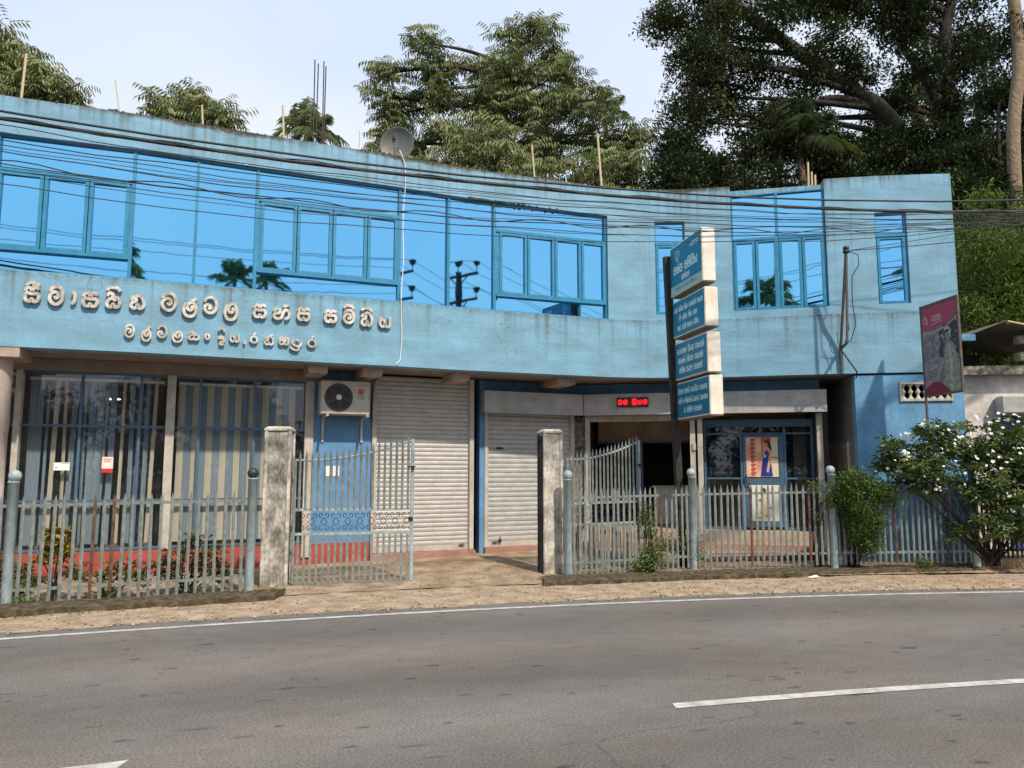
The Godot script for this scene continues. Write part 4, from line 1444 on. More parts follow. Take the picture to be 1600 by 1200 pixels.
	m.tube([FAC.at(17.47, 5.03, 0.5), FAC.at(17.62, 4.97, 0.5), FAC.at(17.63, 4.8, 0.48), FAC.at(17.52, 4.62, 0.46), FAC.at(17.51, 4.2, 0.45), FAC.at(17.56, 3.85, 0.4), FAC.at(17.50, 3.6, 0.3), FAC.at(17.35, 3.52, 0.1)], 0.008, 5)
	m.tube([FAC.at(17.40, 3.5, 0.06), FAC.at(17.5, 3.3, 0.12), FAC.at(17.62, 3.12, 0.1), FAC.at(17.66, 3.0, -0.1)], 0.012, 5)
	m.tube([FAC.at(17.40, 3.5, 0.06), FAC.at(17.35, 3.62, 0.1), FAC.at(17.34, 3.78, 0.12)], 0.006, 5)
	m.tube([FAC.at(17.44, 4.0, 0.4), FAC.at(17.48, 3.8, 0.3), FAC.at(17.45, 3.6, 0.15)], 0.006, 5)
	part(S, "cable", m.done(), M.cable_black)

func s_of_x(x: float) -> float:
	for i in FAC.p.size() - 1:
		if x <= FAC.p[i + 1].x:
			return FAC.cum[i] + (x - FAC.p[i].x) / (FAC.p[i + 1].x - FAC.p[i].x) * (FAC.cum[i + 1] - FAC.cum[i])
	return FAC.cum[-1]

# a thin sheet with its print upright on the front
func sheet(m: MB, c: Vector3, b: Basis, w: float, h: float, t := 0.004):
	m.smooth(false)
	var x := b.x * w / 2
	var y := b.y * h / 2
	var z := b.z * t / 2
	m.quad(c - x + y + z, c + x + y + z, c + x - y + z, c - x - y + z, [Vector2(0, 0), Vector2(1, 0), Vector2(1, 1), Vector2(0, 1)])
	m.quad(c + x + y - z, c - x + y - z, c - x - y - z, c + x - y - z, [Vector2(1, 0), Vector2(0, 0), Vector2(0, 1), Vector2(1, 1)])
	m.quad(c - x + y - z, c + x + y - z, c + x + y + z, c - x + y + z, [Vector2(0, 0), Vector2(1, 0), Vector2(1, 0), Vector2(0, 0)])
	m.quad(c - x - y + z, c + x - y + z, c + x - y - z, c - x - y - z, [Vector2(0, 1), Vector2(1, 1), Vector2(1, 1), Vector2(0, 1)])
	m.quad(c - x + y - z, c - x + y + z, c - x - y + z, c - x - y - z, [Vector2(0, 0), Vector2(0, 0), Vector2(0, 1), Vector2(0, 1)])
	m.quad(c + x + y + z, c + x + y - z, c + x - y - z, c + x - y + z, [Vector2(1, 0), Vector2(1, 0), Vector2(1, 1), Vector2(1, 1)])

func print_mat(called: String, im: Image, rough := 0.5) -> StandardMaterial3D:
	var m := mat(called, Color.WHITE, rough)
	m.albedo_texture = ImageTexture.create_from_image(im)
	m.texture_repeat = false
	return m

func soften(im: Image):
	var w := im.get_width()
	var h := im.get_height()
	im.resize(int(w * 0.6), int(h * 0.6), Image.INTERPOLATE_BILINEAR)
	im.resize(w, h, Image.INTERPOLATE_CUBIC)

func speckle(im: Image, am: float, seed_: int):
	var r := RandomNumberGenerator.new()
	r.seed = seed_
	for y in im.get_height():
		for x in im.get_width():
			var c := im.get_pixel(x, y)
			var k := 1.0 + (r.randf() - 0.5) * am
			im.set_pixel(x, y, Color(c.r * k, c.g * k, c.b * k))

func door_posters():
	# upper: a woman in a long blue dress by a brick wall
	var im := Image.create(128, 160, false, Image.FORMAT_RGB8)
	im.fill(Color(0.86, 0.66, 0.56))
	for y in 160:
		for x in 128:
			var k := 0.5 + 0.5 * sin(x * 0.09) * cos(y * 0.05 + x * 0.02)
			var c := Color(0.82, 0.55, 0.46).lerp(Color(0.92, 0.78, 0.66), k)
			if x > 98: c = Color(0.86, 0.80, 0.68)
			im.set_pixel(x, y, c)
	for k in 9:
		fill_poly(im, [[18, 6 + k * 17], [38, 4 + k * 17], [36, 12 + k * 17], [19, 15 + k * 17]], Color(0.62, 0.22, 0.2))
		fill_poly(im, [[20, 10 + k * 17], [32, 9 + k * 17], [31, 20 + k * 17], [20, 20 + k * 17]], Color(0.70, 0.34, 0.28))
	fill_poly(im, [[62, 0], [68, 0], [67, 80], [63, 80]], Color(0.6, 0.3, 0.26))
	fill_poly(im, [[66, 0], [100, 0], [100, 16], [66, 20]], Color(0.72, 0.32, 0.28))
	fill_poly(im, [[100, 78], [128, 80], [128, 84], [100, 82]], Color(0.6, 0.4, 0.3))
	fill_poly(im, [[102, 100], [128, 100], [128, 104], [102, 104]], Color(0.6, 0.45, 0.35))
	fill_poly(im, oval(86, 26, 13, 15), Color(0.16, 0.09, 0.08))
	fill_poly(im, [[92, 20], [102, 36], [101, 56], [94, 50]], Color(0.16, 0.09, 0.08))
	fill_poly(im, oval(80, 32, 8, 11), Color(0.80, 0.55, 0.44))
	fill_poly(im, [[78, 40], [90, 40], [98, 52], [96, 72], [74, 72], [70, 56]], Color(0.84, 0.60, 0.48))
	fill_poly(im, [[72, 58], [38, 66], [38, 70], [72, 68]], Color(0.82, 0.58, 0.46))
	fill_poly(im, [[76, 56], [84, 52], [96, 68], [98, 92], [104, 158], [56, 158], [66, 92], [72, 72]], Color(0.10, 0.24, 0.58))
	fill_poly(im, [[66, 110], [74, 92], [78, 158], [58, 158]], Color(0.20, 0.14, 0.52))
	fill_poly(im, [[94, 58], [101, 62], [97, 100], [88, 142], [80, 140], [88, 98]], Color(0.86, 0.64, 0.52))
	fill_poly(im, [[74, 66], [80, 76], [78, 84], [71, 78]], Color(0.88, 0.75, 0.68))
	soften(im)
	speckle(im, 0.12, 3)
	var o := -0.150
	var m := MB.new()
	sheet(m, ENT.at(5.16, 1.745, -0.240), ENT.basis(4.8), 0.545, 0.70)
	tag(part(self, "poster", m.done(), print_mat("poster_upper", im)), "reddish photo poster of a woman in a blue dress on the glass door", "poster", "posters on the shop door")
	im = Image.create(112, 144, false, Image.FORMAT_RGB8)
	im.fill(Color(0.86, 0.87, 0.84))
	for y in 144:
		for x in 112:
			im.set_pixel(x, y, Color(0.86, 0.87, 0.84).lerp(Color(0.76, 0.80, 0.74), y / 144.0))
	fill_poly(im, oval(52, 22, 9, 10), Color(0.14, 0.15, 0.16))
	fill_poly(im, oval(71, 30, 5, 7), Color(0.3, 0.28, 0.2))
	fill_poly(im, [[46, 36], [62, 36], [68, 60], [70, 140], [36, 140], [40, 60]], Color(0.82, 0.78, 0.62))
	for q in [[38, 62, 6, 9], [66, 52, 4, 7], [76, 92, 5, 6], [44, 110, 6, 8], [60, 124, 5, 6], [70, 128, 8, 7], [36, 132, 6, 5], [84, 120, 4, 5]]:
		fill_poly(im, oval(q[0], q[1], q[2] * 0.7, q[3] * 0.7), Color(0.42, 0.38, 0.22))
	soften(im)
	speckle(im, 0.1, 4)
	m = MB.new()
	sheet(m, ENT.at(5.18, 0.94, -0.250), ENT.basis(4.8), 0.50, 0.63)
	tag(part(self, "poster", m.done(), print_mat("poster_lower", im)), "pale poster with a printed figure on the lower pane of the glass door", "poster", "posters on the shop door")
	# counter in the dark entry
	var c := thing("counter", "pale grey counter standing in the dark open entry", "counter", P(3.15, 0.465, 15.2))
	var bb := ENT.basis(3.0)
	m = MB.new()
	m.cbox(P(3.15, 0.83, 15.2), Vector3(0.7, 0.70, 0.5), 0.01, bb)
	part(c, "body", m.done(), M.slat_metal_grey)
	m = MB.new()
	m.cbox(P(3.15, 1.20, 15.2), Vector3(0.78, 0.035, 0.58), 0.008, bb)
	part(c, "top", m.done(), M.white_frame)

# ------------------------------------------------------------------ fence, gates, gate pillars
func paling_mesh(h: float, w := 0.036) -> ArrayMesh:
	var m := MB.new()
	# bent strip with a pointed head
	for q in [[-w / 2, 0.0], [0.0, w / 2]]:
		var a: float = q[0]
		var b: float = q[1]
		var za := 0.0 if a < 0 else 0.009
		var zb := 0.009 if a < 0 else 0.0
		var ta := h - 0.07 if a < 0 else h
		var tb := h if a < 0 else h - 0.07
		m.smooth(false)
		for z in [0.0, -0.005]:
			m.quad(Vector3(a, ta, za + z), Vector3(b, tb, zb + z), Vector3(b, 0, zb + z), Vector3(a, 0, za + z))
		m.quad(Vector3(a, ta, za), Vector3(a, ta, za - 0.005), Vector3(b, tb, zb - 0.005), Vector3(b, tb, zb))
		m.quad(Vector3(a, 0, za), Vector3(b, 0, zb), Vector3(b, 0, zb - 0.005), Vector3(a, 0, za - 0.005))
		m.quad(Vector3(a, ta, za - 0.005), Vector3(a, ta, za), Vector3(a, 0, za), Vector3(a, 0, za - 0.005))
		m.quad(Vector3(b, tb, zb), Vector3(b, tb, zb - 0.005), Vector3(b, 0, zb - 0.005), Vector3(b, 0, zb))
	return m.done()

func post_mesh(h: float) -> ArrayMesh:
	var m := MB.new()
	m.lathe(Vector3.ZERO, [[0.055, -0.1], [0.055, h - 0.13], [0.06, h - 0.128], [0.06, h - 0.115], [0.045, h - 0.113]], 16)
	return m.done()

func fence(label: String, at: Vector3, runs: Array, mp: Material, pitch: float, tips: float):
	# runs: [x, depth, has post, foot height]
	var t := thing("fence", label, "fence", at, "steel fences along the road")
	var pm := paling_mesh(1.0)
	var pst := post_mesh(1.5)
	for i in runs.size():
		var a: Array = runs[i]
		var A := P(a[0], a[3], a[1])
		if a[2]:
			put(t, "post", pst, M.post_paint, Transform3D(Basis(Vector3(0, 0, 1), rng.randf_range(-0.012, 0.012)), A))
			var bm := MB.new()
			bm.ball(Vector3(0, 1.445, 0), 0.068, 14, 8)
			put(t, "finial", bm.done(), M.dull_iron if i == 2 and a[0] < 0 else M.post_paint, Transform3D(Basis(), A))
		if i == runs.size() - 1:
			continue
		var b: Array = runs[i + 1]
		var C := P(b[0], b[3], b[1])
		var d := C - A
		var n := maxi(int(Vector2(d.x, d.z).length() / pitch), 1)
		var x := Vector3(d.x, 0, d.z).normalized()
		var bs := Basis(x, Vector3.UP, x.cross(Vector3.UP))
		for k in range(1, n):
			var q := A + d * (float(k) / n)
			var h := tips + rng.randf_range(-0.012, 0.012) - 0.05
			var wear: Material = mp if rng.randf() > 0.07 else M.rusted_paint
			put(t, "paling", pm, wear, Transform3D(bs * Basis(Vector3(0, 0, 1), rng.randf_range(-0.012, 0.012)) * Basis.from_scale(Vector3(1, h, 1)), q + Vector3(0, 0.05, 0) + bs.z * 0.012))
		for hh in [0.215, 1.12]:
			var m := MB.new()
			var ln := Vector2(d.x, d.z).length()
			var dn := d.normalized()
			m.box((A + C) / 2 + Vector3(0, hh, 0) - bs.z * 0.006, Vector3(ln - 0.06, 0.032, 0.024), Basis(dn, bs.z.cross(dn).normalized(), bs.z))
			part(t, "rail", m.done(), mp)

func scroll(m: MB, c: Vector3, b: Basis, r: float, flip: float, turn: float):
	var pts := []
	for k in 15:
		var an := turn + flip * k * 0.42
		var rr := r * (1.0 - k * 0.052)
		pts.append(c + b.x * cos(an) * rr + b.y * sin(an) * rr)
	m.tube(pts, 0.0048, 4)

func gate(label: String, hinge: Vector3, free: Vector3, flip: bool):
	var G := thing("gate", label, "gate", hinge, "leaves of the driveway gate")
	var d := free - hinge
	var x := d.normalized()
	var bs := Basis(x, Vector3.UP, x.cross(Vector3.UP))
	var w := d.length()
	var top := func(u: float) -> float: return 1.64 + 0.275 * pow(clampf((u - 0.12) / 0.88, 0, 1), 1.75)
	var m := MB.new()
	m.cbox(hinge + Vector3(0, 0.85, 0) + x * 0.02, Vector3(0.035, 1.62, 0.035), 0.004, bs)
	part(G, "stile", m.done(), M.fence_paint)
	m = MB.new()
	m.cbox(free + Vector3(0, 0.99, 0) - x * 0.02, Vector3(0.045, 1.90, 0.04), 0.004, bs)
	part(G, "stile", m.done(), M.post_paint)
	for hh in [0.045, 0.68, 0.995]:
		m = MB.new()
		m.box(hinge + x * w / 2 + Vector3(0, hh, 0), Vector3(w - 0.08, 0.035 if hh > 0.1 else 0.028, 0.03), bs)
		part(G, "rail", m.done(), M.post_paint if hh > 0.1 else M.fence_paint)
	m = MB.new()
	var arch := []
	for k in 21:
		var u := k / 20.0
		arch.append(hinge + x * (0.02 + u * (w - 0.05)) + Vector3(0, top.call(u), 0) + bs.z * 0.004)
	m.tube(arch, 0.017, 7)
	part(G, "arched_rail", m.done(), M.post_paint)
	var n := 20
	for k in range(1, n):
		var u := float(k) / n
		var h: float = top.call(u) + 0.125 - 0.995 + rng.randf_range(-0.01, 0.01)
		var q := hinge + x * (u * w)
		put(G, "paling", paling_mesh(h, 0.034), M.fence_paint, Transform3D(bs, q + Vector3(0, 0.995, 0) + bs.z * 0.017))
		m = MB.new()
		m.box(q + Vector3(0, 0.36, 0) + bs.z * 0.017, Vector3(0.032, 0.62, 0.008), bs)
		part(G, "paling", m.done(), M.fence_paint)
	for k in 10:
		m = MB.new()
		var c := hinge + x * (0.09 + k * (w - 0.18) / 9.0) + Vector3(0, 0.8375, 0)
		for sx in [-1.0, 1.0]:
			for sy in [-1.0, 1.0]:
				scroll(m, c + bs.x * sx * 0.034 + bs.y * sy * 0.085, bs, 0.034, sx * sy, -PI / 2 if sy > 0 else PI / 2)
			m.tube([c + bs.x * sx * 0.002 + bs.y * 0.052, c + bs.x * sx * 0.04, c + bs.x * sx * 0.002 - bs.y * 0.052], 0.0048, 4)
		part(G, "scroll", m.done(), M.dull_iron)
	m = MB.new()
	m.box(free - x * 0.03 + Vector3(0, 1.56, 0) + bs.z * 0.03, Vector3(0.09, 0.02, 0.03), bs)
	m.box(free - x * 0.02 + Vector3(0, 1.54, 0) + bs.z * 0.04, Vector3(0.03, 0.05, 0.02), bs)
	m.box(free - x * 0.04 + Vector3(0, 0.86, 0) + bs.z * 0.03, Vector3(0.06, 0.05, 0.02), bs)
	part(G, "latch", m.done(), M.black_plastic)

func pillar(label: String, c: Vector3, turn: float, h: float, w: float, mt: Material):
	var t := thing("gate_pillar", label, "pillar", c, "concrete gate pillars")
	var b := Basis(Vector3.UP, turn)
	var m := MB.new()
	m.cbox(c + Vector3(0, h / 2 - 0.06, 0), Vector3(w - 0.03, h + 0.06, w - 0.03), 0.02, b)
	part(t, "shaft", m.done(), mt)
	for sx in [-1.0, 1.0]:
		for sz in [-1.0, 1.0]:
			m = MB.new()
			var e := w / 2 - 0.021
			m.cbox(c + b * Vector3(sx * e, h / 2 - 0.04, sz * e), Vector3(0.05, h + 0.02, 0.05), 0.012, b)
			part(t, "corner_rib", m.done(), M.pillar_white if sx > 0 or mt == M.pillar_concrete or sz > 0 else M.pillar_dark)  # rear left rib of the white pillar takes the near-black tone
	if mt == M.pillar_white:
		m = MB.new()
		m.box(c + b * Vector3(-w / 2 + 0.012, h / 2 - 0.05, 0), Vector3(0.008, h - 0.02, w - 0.09), b)  # thin near-black plate covering the left face of the white pillar
		part(t, "dark_side", m.done(), M.pillar_dark)
	m = MB.new()
	var rings := []
	for q in [[0.5 * w - 0.012, h - 0.03], [0.5 * w + 0.004, h - 0.02], [0.5 * w + 0.004, h + 0.005], [0.5 * w - 0.04, h + 0.035]]:
		rings.append([c + b * Vector3(q[0], q[1], q[0]), c + b * Vector3(q[0], q[1], -q[0]), c + b * Vector3(-q[0], q[1], -q[0]), c + b * Vector3(-q[0], q[1], q[0])])
	m.loft(rings, false, true)
	part(t, "cap", m.done(), M.pillar_white)
	m = MB.new()
	m.tube([c + Vector3(0.02, h + 0.02, 0), c + Vector3(0.022, h + 0.075, 0)], 0.006, 5)
	part(t, "bar_stub", m.done(), M.rebar)

func fences():
	fence("grey steel paling fence left of the gate, in front of the office windows", P(-4.3, 0, 8.95), [[-7.9, 7.5, true, 0.0], [-5.46, 8.50, true, 0.0], [-3.14, 9.38, true, 0.03]], M.fence_paint, 0.0955, 1.235)
	fence("long grey steel paling fence right of the gate, overgrown by shrubs", P(4.0, 0, 11.9), [[0.79, 10.96, true, 0.0], [2.69, 11.62, true, 0.03], [4.80, 11.66, true, 0.07], [6.97, 11.74, true, 0.09]], M.fence_paint, 0.0845, 1.26)
	fence("dark rusty paling fence at the far right behind the white flowering bush", P(8.2, 0, 11.9), [[7.03, 11.76, false, 0.1], [9.8, 12.0, true, 0.1]], M.rusty_pole, 0.075, 1.2)
	pillar("weathered grey concrete gate pillar left of the gateway", P(-3.085, 0, 10.24), 0.12, 2.05, 0.34, M.pillar_concrete)
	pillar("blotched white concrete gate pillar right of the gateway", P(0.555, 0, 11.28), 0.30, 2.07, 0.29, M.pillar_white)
	gate("closed left gate leaf with curved top and iron scrolls", P(-2.87, 0.0, 10.17), P(-1.335, 0.0, 10.53), false)
	gate("open right gate leaf with curved top swung back behind the fence", P(0.78, 0.03, 11.38), P(1.99, 0.04, 12.02), true)

# ------------------------------------------------------------------ signs on poles
func signs():
	var S := thing("pole_sign", "tall dark pole with four teal and white light boxes one above the other", "sign", P(2.57, 0.05, 11.9))
	var foot := P(2.59, 0.0, 11.85)
	var head := P(2.40, 4.80, 11.62)
	var m := MB.new()
	m.smooth(false)
	var y := (head - foot).normalized()
	var z := Vector3(0.19, 0, 0.98).normalized()
	var x := y.cross(z).normalized()
	m.box((foot + head) / 2, Vector3(0.1, foot.distance_to(head), 0.1), Basis(x, y, x.cross(y)))
	part(S, "pole", m.done(), M.rusty_pole)
	# boxes stand out from the pole towards the road
	var boxes := [[4.13, 4.90, 0], [3.50, 4.06, 1], [2.86, 3.43, 2], [2.27, 2.83, 3]]
	var teal := Color(0.0, 0.44, 0.57)
	for q in boxes:
		var mid: float = (q[0] + q[1]) / 2
		var hh: float = q[1] - q[0]
		var t := (mid - foot.y) / (head.y - foot.y)
		var pc := foot.lerp(head, t)
		var out := Vector3(0.185, 0, 0.983).normalized()  # towards the road
		var b := Basis(out, Vector3.UP, out.cross(Vector3.UP))  # b.z faces left
		var c := pc + out * 0.63 + Vector3(0.115, 0, 0)
		m = MB.new()
		m.cbox(c, Vector3(1.14, hh, 0.20), 0.012, b)
		var box := part(S, "light_box", m.done(), M.sign_white)
		m = MB.new()
		m.box(c - Vector3(0, hh / 2 + 0.004, 0), Vector3(1.13, 0.01, 0.19), b)
		part(box, "underside", m.done(), M.sign_under)
		m = MB.new()
		m.box(pc + Vector3(0.06, hh * 0.3, 0) + out * 0.03, Vector3(0.14, 0.04, 0.04))
		m.box(pc + Vector3(0.06, -hh * 0.3, 0) + out * 0.03, Vector3(0.14, 0.04, 0.04))
		part(box, "clamp", m.done(), M.rusty_pole)
		for side in [-1.0, 1.0]:
			var fm := MB.new()
			var fb := b if side < 0 else Basis(-b.x, Vector3.UP, -b.z)
			if side < 0:
				fb = Basis(b.x, Vector3.UP, b.z)
			sheet(fm, c + fb.z * 0.102, fb, 1.09, hh - 0.05, 0.006)
			part(box, "face_print", fm.done(), board_print(q[2], teal) if side < 0 else M["board_%d" % q[2]])
	hoarding()

func board_print(k: int, teal: Color) -> StandardMaterial3D:
	var im := Image.create(384, 272 if k == 0 else 192, false, Image.FORMAT_RGB8)
	im.fill(teal)
	var W := 384
	var white := Color(0.80, 0.86, 0.84)
	var lines := []
	if k == 0:
		im.fill_rect(Rect2i(0, 226, W, 46), Color(0.62, 0.72, 0.70))
		stroke_ring(im, Vector2(92, 56), 26, 4, white)
		stroke_ring(im, Vector2(92, 56), 14, 3, white)
		fill_poly(im, [[80, 82], [104, 82], [92, 96]], white)
		for e in [[268, 44], [292, 44], [316, 44]]:
			stroke_ring(im, Vector2(e[0], e[1]), 10, 5, white)
		stroke(im, [Vector2(338, 34), Vector2(338, 66)], 5, white)
		stroke_ring(im, Vector2(346, 44), 9, 5, white)
		lines = [[[["sa", "nna+hal", "sa"], ["sa", "ma+i", "ta+i", "ya"]], 160, 42, 8], [[["ma", "la+hal", "va", "la"]], 210, 26, 5], [[["ma", "la", "va", "la"], ["ha", "ng", "da+i", "ya"], ["ra", "ta+hal", "na", "pa", "ra"]], 258, 20, 3]]
	elif k == 1:
		lines = [[[["ra", "na+hal"], ["ta", "ha+i", "na"], ["na+i", "ya"], ["pa", "ha", "sa", "ma+hal"], ["sa", "ya", "ma"]], 58, 24, 4.5], [[["la+i"], ["ya", "na+i", "ta"], ["na+i", "ya"], ["ta", "na"]], 112, 24, 4.5], [[["na", "va"], ["va", "na+i"], ["sa", "ma", "ya"], ["pa", "sa+i", "ya"]], 166, 24, 4.5]]
	elif k == 2:
		lines = [[[["pa", "ra", "ta", "na", "la"], ["sa+i", "ya", "ta"], ["pa", "ha", "sa", "ma+hal"]], 58, 27, 5], [[["sa", "ha", "na", "da+i"], ["na+i", "va", "sa"], ["pa", "ha", "sa", "ma+hal"]], 112, 27, 5], [[["la", "ma+i", "na"], ["sa", "va", "la"], ["pa", "ha", "sa", "ma+hal"]], 166, 27, 5]]
	else:
		lines = [[[["va+i", "sa", "ma"], ["ma", "la", "da+i"], ["pa", "va", "ra+i", "ta"], ["pa", "ha", "sa", "ma"]], 58, 25, 4.5], [[["va", "la+i"], ["ma"], ["na+i", "va", "sa", "da+i"], ["sa", "ra", "va"], ["pa", "ha", "sa", "ma"]], 112, 25, 4.5], [[["va"], ["sa", "la+i", "ma"], ["pa", "ha", "sa", "ma"]], 166, 25, 4.5]]
	for l in lines:
		var h: float = l[2]
		var lw := line_width(l[0], h)
		if lw > W - 24:
			h *= (W - 24) / lw
			lw = W - 24.0
		var col := white if not (k == 0 and l[1] > 240) else Color(0.25, 0.4, 0.42)
		print_line(im, l[0], (W - lw) / 2, l[1], h, l[3], col)
	speckle(im, 0.05, 9 + k)
	return print_mat("board_%d" % k, im, 0.4)

func stroke_ring(im: Image, c: Vector2, r: float, w: float, col: Color):
	var pts := []
	for k in 25:
		pts.append(c + Vector2(cos(TAU * k / 24), sin(TAU * k / 24)) * r)
	stroke(im, pts, w, col)

func hoarding():
	var H := thing("hoarding", "faded red and grey advertising board on a thin pole above the white flowering bush", "advertising board", P(6.44, 0.03, 11.9))
	var a := P(6.44, 0, 11.9)   # pole
	var b := P(6.515, 0, 11.02)
	var out := (b - a).normalized()
	var bs := Basis(out, Vector3.UP, out.cross(Vector3.UP))
	var m := MB.new()
	m.tube([P(6.49, 0.0, 11.93), P(6.45, 2.5, 11.91), P(6.44, 4.05, 11.9)], 0.02, 8)
	part(H, "pole", m.done(), M.steel_pipe)
	var c := (a + b) / 2 + Vector3(0, 3.35, 0)
	m = MB.new()
	m.box(c + Vector3(0, 0.70, 0), Vector3(0.9, 0.035, 0.035), bs)
	m.box(c - Vector3(0, 0.70, 0), Vector3(0.9, 0.03, 0.03), bs)
	m.box(c + out * 0.435, Vector3(0.03, 1.37, 0.03), bs)
	m.box(c - out * 0.42, Vector3(0.025, 1.37, 0.025), bs)
	part(H, "frame", m.done(), M.steel_pipe)
	var im := Image.create(160, 248, false, Image.FORMAT_RGB8)
	var nb := noise_bytes(256, 91, 0.03)
	for y in 248:
		for x in 160:
			var n := nb[y * 256 + x] / 255.0
			var g := 0.36 + n * 0.22
			if x > 78: g = 0.15 + n * 0.12
			if y > 150: g = 0.46 + 0.12 * n
			im.set_pixel(x, y, Color(g, g * 0.98, g * 1.02))
	var r := RandomNumberGenerator.new()
	r.seed = 44
	for k in 90:  # leaves behind the figure
		var g := r.randf_range(0.05, 0.55)
		fill_poly(im, oval(r.randf_range(74, 160), r.randf_range(48, 150), r.randf_range(2, 6), r.randf_range(2, 5)), Color(g, g, g * 1.03))
	fill_poly(im, [[104, 112], [126, 110], [144, 128], [152, 165], [158, 248], [56, 248], [66, 205], [90, 170], [96, 132]], Color(0.52, 0.54, 0.48))
	fill_poly(im, [[118, 120], [126, 118], [130, 248], [112, 248]], Color(0.60, 0.61, 0.55))
	fill_poly(im, [[90, 170], [66, 205], [56, 248], [74, 248], [96, 200]], Color(0.44, 0.45, 0.42))
	fill_poly(im, [[106, 96], [120, 96], [122, 116], [108, 118]], Color(0.46, 0.45, 0.43))
	fill_poly(im, oval(113, 90, 10, 15), Color(0.50, 0.49, 0.46))
	fill_poly(im, [[102, 78], [108, 70], [122, 71], [127, 84], [128, 104], [122, 98], [119, 80], [104, 84]], Color(0.66, 0.66, 0.61))
	fill_poly(im, [[103, 80], [121, 78], [122, 84], [104, 86]], Color(0.13, 0.13, 0.14))
	for y in range(60, 248):
		for x in 160:
			var n := nb[((y * 2) % 256) * 256 + (x * 2) % 256] / 255.0
			var px := im.get_pixel(x, y)
			im.set_pixel(x, y, px * (0.78 + 0.44 * n))
	soften(im)
	fill_poly(im, [[0, 0], [160, 0], [160, 40], [110, 62], [50, 70], [0, 66]], Color(0.60, 0.24, 0.33))
	fill_poly(im, [[0, 70], [50, 74], [112, 66], [160, 44], [160, 50], [110, 72], [50, 82], [0, 80]], Color(0.55, 0.56, 0.5))
	stroke(im, [Vector2(12, 30), Vector2(8, 44), Vector2(20, 50), Vector2(26, 38), Vector2(14, 24), Vector2(30, 54)], 3, Color(0.75, 0.6, 0.62))
	print_line(im, [["va", "sa", "la"]], 46, 46, 16, 2.5, Color(0.75, 0.6, 0.62))
	stroke(im, [Vector2(40, 56), Vector2(70, 52), Vector2(96, 50)], 3, Color(0.70, 0.52, 0.55))
	for k in 3:
		stroke(im, [Vector2(16, 184 + k * 8), Vector2(60 - k * 6, 182 + k * 8)], 2, Color(0.28, 0.28, 0.3))
	fill_poly(im, [[0, 232], [40, 214], [70, 216], [120, 248], [0, 248]], Color(0.50, 0.12, 0.18))
	soften(im)
	speckle(im, 0.14, 5)
	var fm := MB.new()
	sheet(fm, c + bs.z * 0.004, bs, 0.83, 1.37, 0.012)
	part(H, "print", fm.done(), print_mat("hoarding_print", im, 0.6))

# ------------------------------------------------------------------ the neighbour on the right
func neighbour():
	var N := thing("neighbour_shop", "pale neighbouring shop with concrete ledge and blue roller shutter at the right edge", "building", P(9.6, 0, 13.4))
	var f := Path.new([[7.62, 13.32], [12.6, 12.7]])
	var m := MB.new()
	wall(m, f, 0.0, 0.82, 0.0, 3.14, 0.0, -0.2)
	wall(m, f, 0.82, 2.6, 2.45, 3.14, 0.0, -0.2)
	wall(m, f, 2.6, 5.0, 0.0, 3.14, 0.0, -0.2)
	wall(m, f, 0.0, 0.2, 0.0, 3.14, -0.21, -4.0)
	part(N, "wall", m.done(), M.neighbour_wall)
	m = MB.new()
	wall(m, f, 0.0, 5.0, 3.14, 3.29, 0.22, -4.0)
	part(N, "ledge", m.done(), M.old_concrete)
	m = MB.new()
	var bb := f.basis(1.0)
	m.cbox(f.at(1.72, 2.62, 0.14), Vector3(2.0, 0.3, 0.26), 0.02, bb)
	part(N, "shutter_box", m.done(), M.aluminium)
	slat_shutter(N, f.at(0.9, 0, -0.04), f.at(2.52, 0, -0.04), 0.2, 2.5, 0.085, M.blue_shutter, 0.06, "blue_shutter")
	# shed on its roof
	var S := thing("roof_shed", "low shed with corrugated roof standing on the neighbouring shop's flat roof", "shed", P(9.5, 3.29, 14.8))
	m = MB.new()
	m.smooth(false)
	# corrugated sheets, two slopes
	var n := 40
	for side in 2:
		for i in n:
			var q := []
			for e in [[i, 0], [i + 1, 0], [i + 1, 1], [i, 1]]:
				var u: float = float(e[0]) / n
				var wv := 0.016 * sin(e[0] * PI / 2.0 * 1.0)
				var top := P(9.36 + 0.0 * u, 4.33, 14.3 + u * 2.6)
				var low := P(8.45, 3.98, 14.3 + u * 2.6) if side == 0 else P(10.9, 4.02, 14.3 + u * 2.6)
				q.append(top.lerp(low, e[1]) + Vector3(0, wv, 0))
			m.quad(q[0], q[1], q[2], q[3])
	part(S, "corrugated_roof", m.done(), M.rust_roof)
	m = MB.new()
	m.box(P(9.40, 4.3, 14.32), Vector3(0.06, 0.05, 0.05))
	m.tube([P(9.36, 4.31, 14.28), P(10.9, 4.01, 14.28)], 0.02, 6)
	part(S, "edge_beam", m.done(), M.bamboo)
	m = MB.new()
	for r in 5:
		for k in 3:
			m.cbox(P(10.0 + k * 0.40 + (0.2 if r % 2 else 0.0), 3.375 + r * 0.165, 14.75), Vector3(0.39, 0.155, 0.18), 0.012)
	part(S, "block_wall", m.done(), M.block_wall)
	m = MB.new()
	m.box(P(8.9, 3.6, 16.2), Vector3(1.9, 0.7, 0.1))
	part(S, "back_wall", m.done(), M.dark_room)
	# little outlet on the blue building's side
	m = MB.new()
	m.box(P(7.42, 3.66, 12.36), Vector3(0.22, 0.1, 0.1))
	tag(part(self, "wall_stub", m.done(), M.blue_pier), "small blue beam end sticking out of the building's right edge", "beam end")

